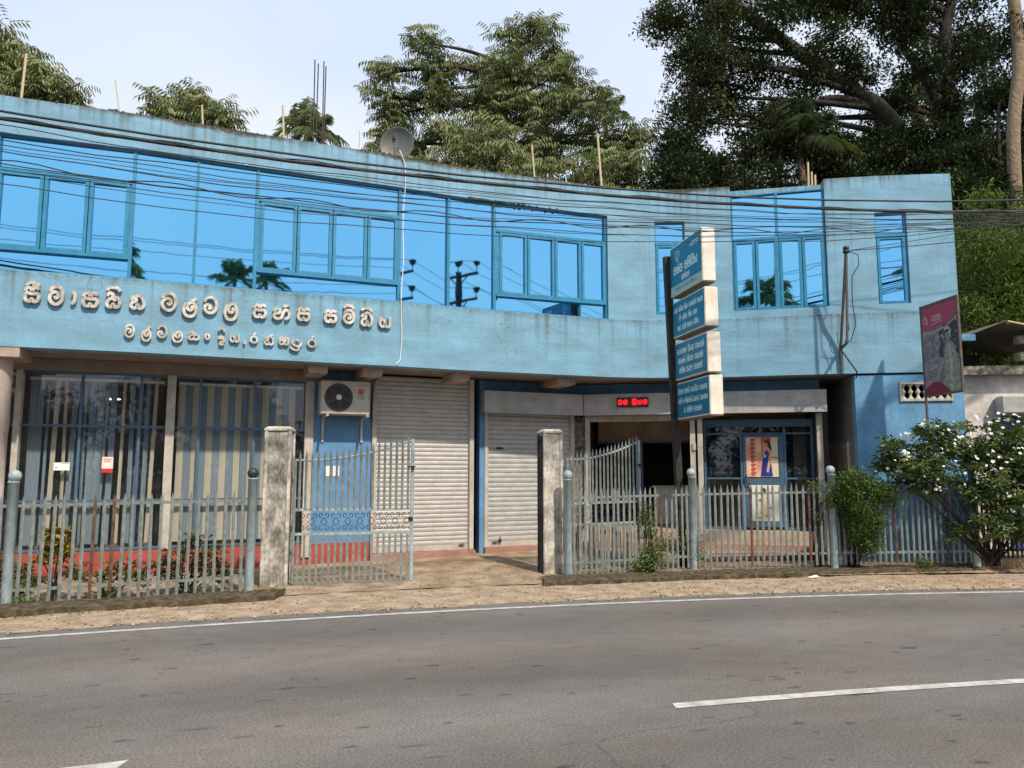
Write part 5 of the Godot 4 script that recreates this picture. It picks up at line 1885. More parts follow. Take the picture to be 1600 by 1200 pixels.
# ------------------------------------------------------------------ cables and the pole across the road
func wires():
	var w := [[0.0083, 0.0169, 4.7819, 0.013, "upper thick black cable across the facade"], [0.0071, 0.0115, 4.7181, 0.021, "thickest black cable bundle across the facade"], [0.0084, 0.0131, 4.6094, 0.0055, "thin wire just under the thick cable bundle"], [0.0081, 0.0191, 4.5372, 0.006, "second thin wire under the cable bundle"], [0.0086, 0.0194, 4.4684, 0.005, "third thin wire under the cable bundle"], [0.0091, 0.0221, 4.3976, 0.006, "fourth thin wire under the cable bundle"], [0.0093, 0.0272, 4.3301, 0.006, "fifth thin wire under the cable bundle"], [0.0110, 0.0308, 4.2292, 0.005, "sixth thin wire under the cable bundle"], [0.0107, 0.0406, 4.1410, 0.005, "lowest thin wire across the facade"]]
	var fine := ["hair-thin wire nearest the parapet, left of the bundle", "hair-thin wire second below the bundle", "hair-thin wire third below the bundle", "hair-thin wire fourth below the bundle", "hair-thin wire fifth below the bundle", "lowest hair-thin wire, crossing the casement windows"]
	for i in 6:
		var u := [0.25, 0.95, 1.8, 2.6, 3.6, 4.7][i] as float
		w.append([0.0074 + 0.0006 * u + 0.0004 * sin(i * 2.0), 0.0120 + 0.006 * u + 0.006 * cos(i * 3.0), 4.66 - 0.085 * u, 0.0036, fine[i]])
	var k := 0
	for q in w:
		var m := MB.new()
		var pts := []
		for i in 49:
			var x := -14.0 + i * 28.0 / 48
			var wob := 0.012 * sin(x * 1.7 + k * 2.0) + 0.008 * sin(x * 4.1 + k)
			var h: float = q[0] * x * x + q[1] * x + q[2]
			pts.append(P(x, h + (wob if k > 1 else wob * 0.3), 8.40 + 0.3 * x + 0.03 * sin(k * 2.4) + 0.01 * k))
		m.tube(pts, q[3], 5)
		if k == 1 or k == 6:
			var tw := []
			for i in 161:
				var x := -14.0 + i * 28.0 / 160
				var h: float = q[0] * x * x + q[1] * x + q[2]
				var an := x * 5.0
				tw.append(P(x, h + sin(an) * (0.022 if k == 1 else 0.03), 8.40 + 0.3 * x + cos(an) * 0.022 + 0.01 * k))
			m.tube(tw, 0.006, 4)
		tag(part(self, "overhead_cable", m.done(), M.cable_black), q[4], "cable", "overhead cables in front of the facade")
		k += 1
	# drop wires to the mast
	for q in [[P(9.5, 5.35, 11.0), 0.007, "black drop wire rising right from the mast's insulator"], [P(9.5, 5.75, 11.2), 0.005, "thinner drop wire above the other at the mast"]]:
		var m := MB.new()
		var a := FAC.at(17.47, 5.04, 0.5)
		var pts := []
		for i in 13:
			var u := i / 12.0
			pts.append(a.lerp(q[0], u) - Vector3(0, 0.10 * sin(u * PI), 0))
		m.tube(pts, q[1], 5)
		tag(part(self, "drop_wire", m.done(), M.cable_black), q[2], "wire", "drop wires at the service mast")
	# poles that carry the cables, out of view on both sides
	for q in [[-14.0, 4.2, "dark wooden pole carrying the cables, far left"], [14.0, 12.6, "dark wooden pole carrying the cables, far right"]]:
		var m := MB.new()
		m.tube([P(q[0], -0.2, q[1]), P(q[0], 7.2, q[1])], [0.14, 0.1], 12)
		tag(part(self, "cable_pole", m.done(), M.pole_wood), q[2], "utility pole", "poles carrying the cables")
	# power pole behind the viewer, seen mirrored in the glass
	var pb := P(12.85, 0, -4.7)
	var T := thing("power_pole", "dark power pole with two insulator arms, mirrored in the blue windows", "utility pole", pb)
	var m := MB.new()
	m.tube([pb, pb + Vector3(0, 10.45, 0)], [0.19, 0.14], 14)
	part(T, "shaft", m.done(), M.pole_wood)
	var ad := Vector3(0.36, 0, -2.19).normalized()
	var tips := []
	for hh in [10.25, 9.05]:
		m = MB.new()
		m.box(pb + Vector3(0, hh, 0), Vector3(2.2, 0.11, 0.09), Basis(ad, Vector3.UP, ad.cross(Vector3.UP)))
		part(T, "cross_arm", m.done(), M.pole_wood)
		for e in [-1.0, 1.0]:
			m = MB.new()
			m.tube([pb + Vector3(0, hh, 0) + ad * e * 0.55, pb + Vector3(0, hh - 0.55, 0)], 0.025, 5)
			part(T, "brace", m.done(), M.pole_wood)
			tips.append(pb + Vector3(0, hh + 0.05, 0) + ad * e * 1.05)
	tips.append(pb + Vector3(0, 10.45, 0))
	var im := MB.new()
	im.lathe(Vector3.ZERO, [[0.02, 0.0], [0.02, 0.22], [0.09, 0.23], [0.07, 0.28], [0.15, 0.30], [0.10, 0.36], [0.17, 0.39], [0.15, 0.46], [0.05, 0.5]], 12)
	var imesh := im.done()
	for p in tips:
		put(T, "insulator", imesh, M.black_plastic, Transform3D(Basis(), p))
	var dir := Vector3(cos(0.15), 0, -sin(0.15))
	var j := 0
	for p in tips:
		for e in [-1.0, 1.0]:
			m = MB.new()
			var pts := []
			var far: Vector3 = p + Vector3(0, 0.45, 0) + (Vector3(-30, 0.0, 9.0) if e < 0 else Vector3(26, 0.0, 6.0))
			for i in 17:
				var u := i / 16.0
				pts.append((p + Vector3(0, 0.45, 0)).lerp(far, u) - Vector3(0, 0.9 * 4 * u * (1 - u), 0))
			m.tube(pts, 0.012, 4)
			var o := part(self, "power_line", m.done(), M.cable_black)
			tag(o, ["mirrored power line leaving left from ", "mirrored power line leaving right from "][0 if e < 0 else 1] + ["the upper arm's near insulator", "the upper arm's far insulator", "the lower arm's near insulator", "the lower arm's far insulator", "the insulator on the pole top"][j / 2], "power line", "power lines mirrored in the windows")
			j += 1

# ------------------------------------------------------------------ foliage
func leaf(m: MB, at: Vector3, dir: Vector3, up: Vector3, ln: float, wd: float, droop: float):
	# a folded leaf of four faces
	var side := dir.cross(up).normalized()
	var u := side.cross(dir).normalized()
	var mid := at + dir * ln * 0.5 - u * 0.0
	var tip := at + dir * ln - Vector3(0, droop * ln, 0)
	var l := mid + side * wd / 2 + u * wd * 0.18
	var r := mid - side * wd / 2 + u * wd * 0.18
	m.tri(at, l, tip)
	m.tri(at, tip, r)

func sprig(kind: String, seed_: int) -> ArrayMesh:
	var r := RandomNumberGenerator.new()
	r.seed = seed_
	var m := MB.new()
	m.smooth(false)
	match kind:
		"whorl":  # tip of a twig with long drooping leaflets in two ranks
			for j in 4:
				var an := TAU * j / 4 + r.randf_range(-0.35, 0.35)
				var d := Vector3(cos(an), r.randf_range(-0.05, 0.4), sin(an)).normalized()
				var stalk := r.randf_range(0.42, 0.62)
				var s := d.cross(Vector3.UP).normalized()
				for k in 5:
					var p := d * stalk * (0.2 + 0.8 * k / 4.0) - Vector3(0, 0.14 * k / 4.0 * k / 4.0, 0)
					for e in [-1.0, 1.0]:
						var ld: Vector3 = (d * 0.35 + s * e * 0.55 + Vector3(0, -0.75, 0)).normalized()
						leaf(m, p, ld, Vector3.UP, r.randf_range(0.20, 0.30), 0.062, 0.15)
		"small":  # many small oval leaves round a few twigs
			for j in 15:
				var p := Vector3(r.randf_range(-1, 1), r.randf_range(-0.8, 0.8), r.randf_range(-1, 1)) * 0.36
				var d := Vector3(r.randf_range(-1, 1), r.randf_range(-0.8, 0.3), r.randf_range(-1, 1)).normalized()
				leaf(m, p, d, Vector3.UP, r.randf_range(0.15, 0.23), 0.085, 0.15)
		"bush":
			for j in 16:
				var p := Vector3(r.randf_range(-1, 1), r.randf_range(-0.8, 0.9), r.randf_range(-1, 1)) * 0.085
				var d := Vector3(r.randf_range(-1, 1), r.randf_range(-0.4, 0.8), r.randf_range(-1, 1)).normalized()
				leaf(m, p, d, Vector3.UP, r.randf_range(0.03, 0.05), 0.02, 0.1)
		"glossy":  # rosette of longer leaves
			for j in 9:
				var an := TAU * j / 9 + r.randf_range(-0.3, 0.3)
				var d := Vector3(cos(an), r.randf_range(-0.25, 0.7), sin(an)).normalized()
				leaf(m, d * 0.012, d, Vector3.UP, r.randf_range(0.075, 0.115), 0.034, 0.22)
		"long":  # bamboo-like
			for j in 14:
				var p := Vector3(r.randf_range(-0.25, 0.25), r.randf_range(-0.3, 0.3), r.randf_range(-0.25, 0.25))
				var d := Vector3(r.randf_range(-1, 1), r.randf_range(-0.9, 0.3), r.randf_range(-1, 1)).normalized()
				leaf(m, p, d, Vector3.UP, r.randf_range(0.16, 0.26), 0.045, 0.3)
		"flower":  # five white petals
			for j in 5:
				var an := TAU * j / 5
				var d := Vector3(cos(an), 0.25, sin(an)).normalized()
				leaf(m, Vector3.ZERO, d, Vector3.UP, 0.034, 0.026, 0.1)
	return m.done()

# leaf clumps scattered through blobs [x, height, depth, radius]
func crown(parent: Node3D, called: String, kinds: Array, mt: Material, blobs: Array, density: float, size: float, seed_: int, squash := 0.85, hollow := 0.35, lean := 0.0) -> void:
	var r := RandomNumberGenerator.new()
	r.seed = seed_
	var per := []
	for k in kinds.size():
		per.append([])
	for b in blobs:
		var n := int(density * b[3] * b[3])
		# each blob breaks into its own sub-clumps, so that the outline stays ragged
		var subs := []
		for k in 9:
			var d := Vector3(r.randfn(), r.randfn(), r.randfn()).normalized()
			subs.append(d * r.randf_range(0.35, 0.95))
		for k in n:
			var q: Vector3
			if r.randf() < 0.72:
				q = subs[r.randi() % 9] + Vector3(r.randfn(), r.randfn() * 0.8, r.randfn()) * 0.24
			else:
				q = Vector3(r.randfn(), r.randfn(), r.randfn()).normalized() * pow(r.randf_range(hollow, 1.0), 0.6)
			var c: Vector3 = P(b[0], b[1], b[2]) + Vector3(q.x, q.y * squash, q.z) * b[3]
			var t := Basis(Vector3(1, 0, 0), lean) * Basis(Vector3.UP, r.randf() * TAU) * Basis(Vector3(1, 0, 0), r.randf_range(-0.5, 0.5)) * Basis(Vector3(0, 0, 1), r.randf_range(-0.5, 0.5))
			var tone := r.randf_range(0.62, 1.4)
			var hue := r.randf_range(-0.12, 0.12)
			per[r.randi() % kinds.size()].append([Transform3D(t.scaled(Vector3.ONE * size * r.randf_range(0.75, 1.25)), c), Color(tone * (1 + hue), tone, tone * (1 - hue))])
	for k in kinds.size():
		var mm := MultiMesh.new()
		mm.transform_format = MultiMesh.TRANSFORM_3D
		mm.use_colors = true
		mm.mesh = kinds[k]
		mm.instance_count = per[k].size()
		for i in per[k].size():
			mm.set_instance_transform(i, per[k][i][0])
			mm.set_instance_color(i, per[k][i][1])
		var o := MultiMeshInstance3D.new()
		o.name = numbered(parent, called)
		o.multimesh = mm
		o.material_override = mt
		parent.add_child(o, true)
		o.position = -parent.position
		o.set_meta("kind", "stuff")

func limb(m: MB, pts: Array, r0: float, r1: float):
	var c := []
	var q := []
	for p in pts:
		q.append(p)
	for i in q.size() - 1:
		var a: Vector3 = q[maxi(i - 1, 0)]
		var d: Vector3 = q[mini(i + 2, q.size() - 1)]
		for k in 5:
			c.append(q[i].cubic_interpolate(q[i + 1], a, d, k / 5.0))
	c.append(q[-1])
	var rad := []
	for i in c.size():
		rad.append(lerpf(r0, r1, float(i) / (c.size() - 1)))
	m.tube(c, rad, 8)

func tree(called: String, label: String, base: Vector3, stem: Array, r0: float, bark: Material, blobs: Array, kinds: Array, mt: Material, density: float, size: float, seed_: int, group := "") -> Node3D:
	var t := thing(called, label, "tree", base, group)
	var m := MB.new()
	limb(m, stem, r0, r0 * 0.45)
	part(t, "trunk", m.done(), bark)
	# a limb to each blob from the nearest point up the stem
	m = MB.new()
	var r := RandomNumberGenerator.new()
	r.seed = seed_ + 3
	for b in blobs:
		var c := P(b[0], b[1], b[2])
		var best: Vector3 = stem[0]
		for k in 21:
			var u := k / 20.0 * (stem.size() - 1)
			var i := mini(int(u), stem.size() - 2)
			var p: Vector3 = stem[i].lerp(stem[i + 1], u - i)
			if p.y < c.y - 0.2 * b[3] and p.distance_to(c) < best.distance_to(c) + 0.6:
				best = p
		var mid := best.lerp(c, 0.55) + Vector3(r.randf_range(-0.3, 0.3), r.randf_range(-0.1, 0.4), r.randf_range(-0.3, 0.3))
		limb(m, [best, mid, c], r0 * 0.32, 0.02)
		for k in 5:
			var d: Vector3 = Vector3(r.randfn(), r.randf_range(-0.3, 1.0), r.randfn()).normalized() * b[3] * 0.85
			limb(m, [mid.lerp(c, 0.4 + 0.12 * k), c + d * 0.5 + Vector3(0, 0.05, 0), c + d], 0.03, 0.006)
	part(t, "limbs", m.done(), bark)
	crown(t, "crown", kinds, mt, blobs, density, size, seed_)
	return t

func palm(label: String, base: Vector3, top: Vector3, ln: float, n: int, seed_: int, mt: Material, group := "") -> Node3D:
	var t := thing("palm_tree", label, "palm tree", base, group)
	var r := RandomNumberGenerator.new()
	r.seed = seed_
	var m := MB.new()
	limb(m, [base, base.lerp(top, 0.5) + Vector3(0.25, 0, 0.1), top], 0.17, 0.11)
	part(t, "trunk", m.done(), M.bark_tan)
	for k in n:
		var f := MB.new()
		var an := TAU * k / n * 2.4 + r.randf_range(-0.25, 0.25)
		var rise := lerpf(1.45, 0.05, float(k) / n) + r.randf_range(-0.1, 0.1)
		var h := Vector3(cos(an), 0, sin(an))
		var pts := []
		var l := ln * r.randf_range(0.85, 1.1)
		for i in 13:
			var u := i / 12.0
			pts.append(top + h * (cos(rise) * l * u * (1.0 - 0.12 * u)) + Vector3(0, sin(rise) * l * u - (0.25 + 0.3 * cos(rise)) * l * u * u, 0))
		f.tube(pts, [0.03, 0.028, 0.026, 0.024, 0.022, 0.02, 0.018, 0.016, 0.014, 0.012, 0.01, 0.008, 0.005], 5)
		f.smooth(false)
		for i in range(4, 25):
			var u := i / 25.0
			var x := u * 12.0
			var j := mini(int(x), 11)
			var p: Vector3 = pts[j].lerp(pts[j + 1], x - j)
			var d: Vector3 = (pts[j + 1] - pts[j]).normalized()
			var s := d.cross(Vector3.UP).normalized()
			var ll := ln * 0.30 * sin(PI * clampf(u * 0.86 + 0.12, 0, 1)) + 0.05
			for e in [-1.0, 1.0]:
				var ld: Vector3 = (d * 0.75 + s * e + Vector3(0, r.randf_range(-0.9, 0.15), 0)).normalized()
				leaf(f, p, ld, Vector3.UP, ll * r.randf_range(0.8, 1.1), 0.028, 0.4)
		part(t, "frond", f.done(), mt)
	return t

func hill_h(d: float) -> float:
	return 3.0 + maxf(0, d - 24.0) * 0.2

func trees():
	var wh := [sprig("whorl", 1), sprig("whorl", 2)]
	var sm := [sprig("small", 3), sprig("small", 4), sprig("small", 5)]
	var lg := [sprig("long", 6), sprig("long", 7)]
	# the big tree in the middle
	var T2 := [[-4.2, 15.1, 25.0, 0.64], [-4.4, 14.2, 25.0, 0.64], [-4.0, 14.1, 26.0, 0.74], [-4.4, 12.8, 25.0, 0.54], [-3.6, 13.0, 26.0, 0.84], [-4.1, 11.9, 25.0, 0.74], [-3.1, 16.2, 25.0, 0.59], [-2.7, 15.4, 25.0, 0.79], [-3.1, 15.0, 26.0, 0.64], [-2.2, 14.5, 25.0, 0.79], [-2.2, 13.0, 25.0, 0.88], [-1.5, 15.8, 26.0, 0.59], [-1.2, 14.0, 25.0, 0.84], [-0.1, 16.9, 26.0, 0.69], [0.8, 16.6, 25.0, 0.74], [0.0, 15.3, 25.0, 0.98], [1.6, 16.4, 26.0, 0.74], [1.1, 14.7, 25.0, 0.98], [2.2, 15.4, 26.0, 0.59], [-0.3, 13.9, 25.0, 0.98], [1.7, 13.4, 25.0, 1.13], [2.6, 13.4, 24.0, 0.79], [3.0, 12.9, 25.0, 0.93], [4.0, 12.7, 25.0, 0.74], [0.7, 12.5, 25.0, 1.08], [-0.8, 12.3, 24.0, 0.84]]
	tree("broadleaf_tree", "tall spreading tree with drooping leaves behind the middle of the building", P(-0.5, 3.0, 25.5), [P(-0.5, 2.5, 25.5), P(-0.6, 8.0, 25.4), P(-0.9, 11.0, 25.3), P(-0.4, 13.5, 25.3), P(0.3, 15.2, 25.3)], 0.34, M.bark_dark, T2, wh, M.leaf_mid, 48.0, 0.85, 101, "broadleaf trees behind the building")
	tree("broadleaf_tree", "lower bushy tree in front of the tall one, right of the satellite dish", P(-1.5, 3.0, 23.0), [P(-1.5, 2.4, 23.4), P(-1.4, 7.0, 23.4), P(-1.2, 10.0, 23.4)], 0.2, M.bark_dark, [[-0.8, 11.3, 23.0, 1.3], [0.4, 10.5, 23.0, 1.2], [-2.1, 10.9, 24.0, 1.3], [-3.3, 11.0, 24.0, 1.0], [-3.9, 10.2, 23.5, 0.9], [-0.9, 9.7, 23.0, 1.3], [-2.6, 9.8, 23.0, 1.1]], wh, M.leaf_mid, 40.0, 0.92, 102, "broadleaf trees behind the building")
	tree("broadleaf_tree", "bushy tree at the right of the tall one, next to the dark trees", P(2.8, 3.0, 24.0), [P(2.8, 2.4, 24.4), P(2.9, 7.0, 24.3), P(2.9, 10.2, 24.2)], 0.2, M.bark_dark, [[3.8, 11.2, 24.0, 0.9], [2.1, 10.8, 24.0, 1.3], [4.2, 10.3, 24.0, 0.8], [3.1, 10.0, 24.0, 1.2], [1.4, 9.8, 24.0, 1.1]], wh, M.leaf_mid, 40.0, 0.92, 103, "broadleaf trees behind the building")
	tree("broadleaf_tree", "small tree showing its top over the roof left of the palm", P(-11.2, 3.2, 26.0), [P(-11.2, 2.5, 26.0), P(-11.3, 9.0, 26.0), P(-11.4, 13.0, 26.0)], 0.22, M.bark_dark, [[-12.4, 14.4, 26.0, 0.6], [-12.0, 15.3, 27.0, 0.7], [-11.1, 14.0, 26.0, 0.8], [-9.9, 13.7, 25.0, 0.6], [-11.9, 13.6, 26.0, 0.9], [-10.0, 13.4, 26.0, 0.6], [-10.8, 13.0, 26.0, 0.9]], wh, M.leaf_mid, 40.0, 1.0, 104, "broadleaf trees behind the building")
	tree("broadleaf_tree", "tree reaching in from the left edge above the roof", P(-16.5, 3.0, 24.0), [P(-16.5, 2.5, 24.0), P(-16.6, 9.0, 24.0), P(-16.4, 13.0, 24.0)], 0.28, M.bark_dark, [[-16.9, 15.7, 24.0, 0.6], [-17.5, 14.6, 24.0, 1.3], [-16.8, 15.2, 25.0, 0.8], [-15.6, 14.2, 24.0, 0.9], [-14.2, 13.6, 23.5, 0.6], [-14.9, 13.3, 24.0, 0.9], [-15.8, 13.1, 23.0, 0.9], [-17.2, 13.0, 24.0, 1.2]], wh, M.leaf_mid, 40.0, 1.0, 105, "broadleaf trees behind the building")
	# the dark trees at the right
	var R1 := [[5.7, 17.5, 26.0, 0.9], [6.5, 15.5, 25.0, 1.1], [7.7, 18.3, 27.0, 1.1], [7.1, 14.7, 26.0, 1.1], [6.2, 13.4, 25.0, 0.9], [8.3, 15.7, 26.0, 1.2], [8.9, 17.0, 25.0, 1.0], [8.6, 13.8, 26.0, 1.2], [10.3, 15.7, 26.0, 1.2], [10.5, 14.3, 27.0, 1.2], [11.5, 16.9, 26.0, 1.0], [6.9, 18.9, 26.0, 0.9], [12.4, 15.6, 26.0, 1.0], [7.4, 16.7, 26.0, 1.0]]
	var t := tree("dark_tree", "huge dark tree leaning left with long crooked limbs above the right wing", P(15.2, 3.4, 26.0), [P(15.2, 3.0, 26.0), P(15.2, 8.5, 26.0), P(14.7, 11.4, 26.0), P(13.3, 14.0, 26.0), P(12.1, 15.0, 26.0), P(9.9, 16.7, 26.0), P(7.9, 18.3, 26.0)], 0.42, M.bark_dark, R1, sm, M.leaf_dark, 118.0, 0.8, 110, "dark trees on the slope")
	var m := MB.new()
	limb(m, [P(12.6, 14.4, 26.0), P(11.2, 14.6, 25.9), P(9.6, 13.6, 25.8), P(7.9, 13.9, 25.6), P(6.6, 13.5, 25.5)], 0.17, 0.03)
	part(t, "low_limb", m.done(), M.bark_dark)
	crown(t, "light_crown", sm, M.leaf_grey, [[5.6, 17.7, 26.3, 0.9], [6.3, 16.2, 25.6, 1.0], [5.9, 14.6, 25.6, 0.9], [7.0, 15.4, 25.0, 1.0], [5.8, 18.9, 26.2, 0.9], [7.6, 17.4, 25.6, 0.9], [7.0, 13.9, 25.2, 0.8]], 75.0, 0.7, 119)
	var R2 := [[14.9, 18.6, 28.0, 1.3], [17.0, 19.5, 29.0, 1.4], [15.2, 16.5, 27.0, 1.0], [17.3, 17.3, 28.0, 1.2], [14.2, 19.4, 28.0, 1.1], [16.6, 15.3, 28.0, 1.0], [19.0, 18.7, 29.0, 1.3], [14.3, 15.3, 28.0, 1.0], [13.3, 20.1, 29.0, 1.2], [18.4, 15.8, 28.0, 1.1], [15.5, 20.2, 28.0, 1.4], [11.6, 19.6, 28.0, 1.0], [10.2, 19.9, 28.0, 0.9]]
	t = tree("dark_tree", "tall dark tree with forked upright trunk at the top right", P(16.9, 3.8, 28.0), [P(16.9, 3.4, 28.0), P(16.9, 11.5, 28.0), P(16.8, 15.0, 28.0), P(16.7, 18.1, 28.0), P(17.5, 20.8, 28.0)], 0.40, M.bark_dark, R2, sm, M.leaf_dark, 110.0, 0.85, 111, "dark trees on the slope")
	m = MB.new()
	limb(m, [P(16.85, 13.6, 28.0), P(16.0, 16.2, 28.0), P(15.0, 18.0, 28.0), P(14.3, 20.0, 28.0)], 0.24, 0.08)
	limb(m, [P(16.85, 14.6, 27.9), P(15.2, 15.2, 27.9), P(13.8, 15.1, 27.8)], 0.14, 0.03)
	part(t, "fork", m.done(), M.bark_dark)
	tree("dark_tree", "low dark tree just right of the bushy middle tree, above the wall top", P(5.6, 3.0, 24.0), [P(5.6, 2.6, 24.0), P(5.7, 7.0, 24.0), P(5.8, 10.4, 24.0)], 0.2, M.bark_dark, [[5.2, 11.9, 24.0, 0.8], [5.9, 11.4, 24.0, 0.9], [5.1, 10.6, 23.0, 0.9], [6.7, 10.9, 24.0, 0.9], [5.7, 9.8, 23.5, 1.2], [6.9, 9.9, 23.5, 1.0]], sm, M.leaf_dark, 240.0, 0.75, 112, "dark trees on the slope")
	tree("dark_tree", "thin-stemmed dark tree behind the bay window with sky between its stems", P(8.6, 3.0, 24.5), [P(8.6, 2.6, 24.5), P(8.7, 7.0, 24.5), P(8.9, 12.0, 24.5)], 0.15, M.bark_dark, [[7.8, 12.0, 25.0, 0.9], [8.3, 10.4, 24.0, 0.9], [9.4, 12.3, 25.0, 1.0], [9.3, 10.0, 24.5, 1.1], [8.0, 9.5, 24.5, 1.0], [10.2, 11.3, 25.0, 0.8]], sm, M.leaf_dark, 190.0, 0.75, 113, "dark trees on the slope")
	tree("dark_tree", "broad dark tree over the pier at the building's right end", P(12.6, 3.2, 25.0), [P(12.6, 2.8, 25.0), P(12.5, 8.0, 25.0), P(12.3, 12.0, 25.0)], 0.2, M.bark_dark, [[10.8, 11.9, 25.0, 1.1], [11.1, 12.9, 26.0, 0.9], [11.9, 11.6, 25.0, 1.1], [12.9, 13.1, 26.0, 0.8], [13.0, 12.0, 25.0, 1.1], [13.9, 12.3, 25.0, 1.0], [13.7, 10.9, 24.0, 1.1], [12.6, 10.3, 24.0, 1.1], [11.3, 10.2, 24.0, 1.1]], sm, M.leaf_dark, 215.0, 0.78, 114, "dark trees on the slope")
	tree("dark_tree", "dense dark tree behind the pale trunk at the right edge", P(15.2, 3.0, 23.0), [P(15.2, 2.6, 23.0), P(15.3, 7.0, 23.0), P(15.2, 11.0, 23.0)], 0.2, M.bark_dark, [[14.0, 10.9, 23.0, 1.0], [14.5, 10.1, 23.0, 1.0], [14.8, 12.3, 24.0, 0.9], [16.0, 11.6, 24.0, 0.9], [15.9, 10.1, 23.0, 1.1], [15.0, 9.3, 23.0, 1.2], [13.1, 9.5, 22.0, 1.0], [16.9, 12.6, 24.0, 1.0], [14.0, 8.5, 22.5, 1.2], [15.8, 8.4, 22.5, 1.2], [16.7, 7.2, 22.0, 1.2], [14.8, 7.3, 22.0, 1.2], [16.5, 14.0, 24.5, 0.8]], sm, M.leaf_dark, 235.0, 0.8, 115, "dark trees on the slope")
	m = MB.new()
	tree("dark_tree", "broad dark tree further right on the slope, beyond the pale trunk", P(20.5, 3.6, 25.0), [P(20.5, 3.0, 25.0), P(20.4, 8.0, 25.0), P(20.6, 13.0, 25.0)], 0.26, M.bark_dark, [[19.0, 10.5, 25.0, 1.5], [21.0, 11.5, 25.0, 1.6], [20.0, 13.6, 25.5, 1.5], [22.2, 13.5, 25.0, 1.4], [18.8, 8.2, 24.5, 1.6], [21.4, 8.8, 24.5, 1.7], [20.6, 15.6, 25.5, 1.3], [18.6, 12.6, 25.0, 1.1], [23.2, 10.5, 25.0, 1.5], [22.6, 7.2, 24.5, 1.5]], sm, M.leaf_dark, 105.0, 0.95, 118, "dark trees on the slope")
	var bt := thing("bare_trunk", "tall smooth pale tan trunk at the right edge in front of the dark trees", "tree", P(14.9, 3.0, 22.0))
	limb(m, [P(14.95, 2.5, 22.0), P(14.9, 8.0, 22.0), P(15.0, 11.5, 22.0), P(15.35, 14.0, 22.0), P(15.25, 17.5, 22.0), P(15.1, 19.0, 22.0)], 0.215, 0.15)
	part(bt, "trunk", m.done(), M.bark_tan)
	crown(bt, "crown", sm, M.leaf_dark, [[15.8, 14.8, 22.3, 0.8], [15.0, 18.0, 22.0, 0.9], [14.7, 16.3, 22.4, 0.5]], 120.0, 0.85, 116)
	# sunlit bright growth beyond the building's right edge
	tree("bright_tree", "sunlit yellow green bushy tree beside the building's right edge", P(11.0, 2.0, 17.0), [P(11.0, 1.0, 17.3), P(11.0, 4.0, 17.2), P(10.9, 6.6, 17.0)], 0.1, M.bark_dark, [[10.9, 7.5, 17.0, 0.4], [10.6, 6.7, 17.0, 0.6], [10.5, 6.4, 16.2, 0.5], [10.4, 5.9, 17.0, 0.5], [10.9, 6.0, 17.0, 0.6], [11.6, 6.1, 17.0, 0.6], [10.4, 5.0, 17.0, 0.6], [11.2, 5.2, 17.0, 0.7], [12.2, 7.3, 18.0, 0.6], [10.3, 4.1, 17.0, 0.7], [11.4, 4.2, 17.0, 0.8], [12.3, 5.2, 17.0, 0.8]], lg, M.leaf_bright, 210.0, 0.6, 120)
	tree("bright_tree", "darker green shrub mass behind the sunlit one", P(12.8, 2.2, 19.0), [P(12.8, 1.4, 19.0), P(12.7, 4.5, 19.0), P(12.6, 7.0, 19.0)], 0.12, M.bark_dark, [[12.0, 7.8, 19.5, 0.9], [13.4, 7.9, 19.5, 1.0], [11.6, 6.0, 19.5, 1.1], [13.0, 6.0, 19.5, 1.2], [14.3, 6.4, 19.5, 1.1], [12.0, 4.4, 19.0, 1.2], [13.6, 4.2, 19.0, 1.2], [11.0, 4.6, 19.5, 1.0], [11.4, 8.8, 20.0, 0.7]], lg, M.leaf_bush, 80.0, 0.75, 121)
	# palms
	palm("small coconut palm peeping over the roof beside the steel bars", P(-8.3, 3.6, 30.0), P(-8.35, 15.2, 30.0), 2.0, 16, 131, M.leaf_palm, "coconut palms behind the building")
	palm("distant palm top behind the right side of the tall middle tree", P(4.2, 5.0, 34.0), P(4.3, 18.2, 34.0), 1.5, 13, 132, M.leaf_palm, "coconut palms behind the building")
	palm("dark palm half hidden among the dark trees above the bay window", P(9.6, 3.2, 24.5), P(9.5, 12.4, 24.5), 2.3, 15, 133, M.leaf_dark_palm, "coconut palms behind the building")
	palm("far palm showing through the dark trees at the top right", P(17.4, 5.0, 32.0), P(17.5, 17.4, 32.0), 2.4, 15, 134, M.leaf_palm, "coconut palms behind the building")
	palm("coconut palm across the road, mirrored in the left windows", P(13.2, 0.0, -22.6), P(13.0, 13.0, -22.4), 2.3, 13, 135, M.leaf_palm, "coconut palms across the road")
	palm("coconut palm across the road, mirrored in the bay window", P(0.5, 0.0, -9.0), P(0.4, 9.0, -8.9), 2.3, 12, 136, M.leaf_palm, "coconut palms across the road")
	# trees across the road, that darken the mirror image in the lower windows
	var k := 0
	for q in [[-11.0, -13.0], [-5.5, -15.0], [2.0, -16.0], [7.0, -13.5], [14.0, -14.0], [20.0, -11.0], [-17.5, -9.0], [-24.0, -5.0]]:
		var bl := []
		for j in 7:
			bl.append([q[0] + rng.randf_range(-2.2, 2.2), rng.randf_range(1.8, 5.2), q[1] + rng.randf_range(-1, 1), rng.randf_range(1.2, 1.9)])
		tree("roadside_tree", ["third", "fourth", "fifth", "sixth", "seventh", "eighth", "second", "first"][k] + " from the left of the low trees across the road, only mirrored in the glass", P(q[0], 0, q[1]), [P(q[0], -0.1, q[1]), P(q[0], 2.0, q[1]), P(q[0] + 0.3, 4.2, q[1])], 0.18, M.bark_dark, bl, sm, M.leaf_dark, 45.0, 1.5, 140 + k, "trees across the road")
		k += 1

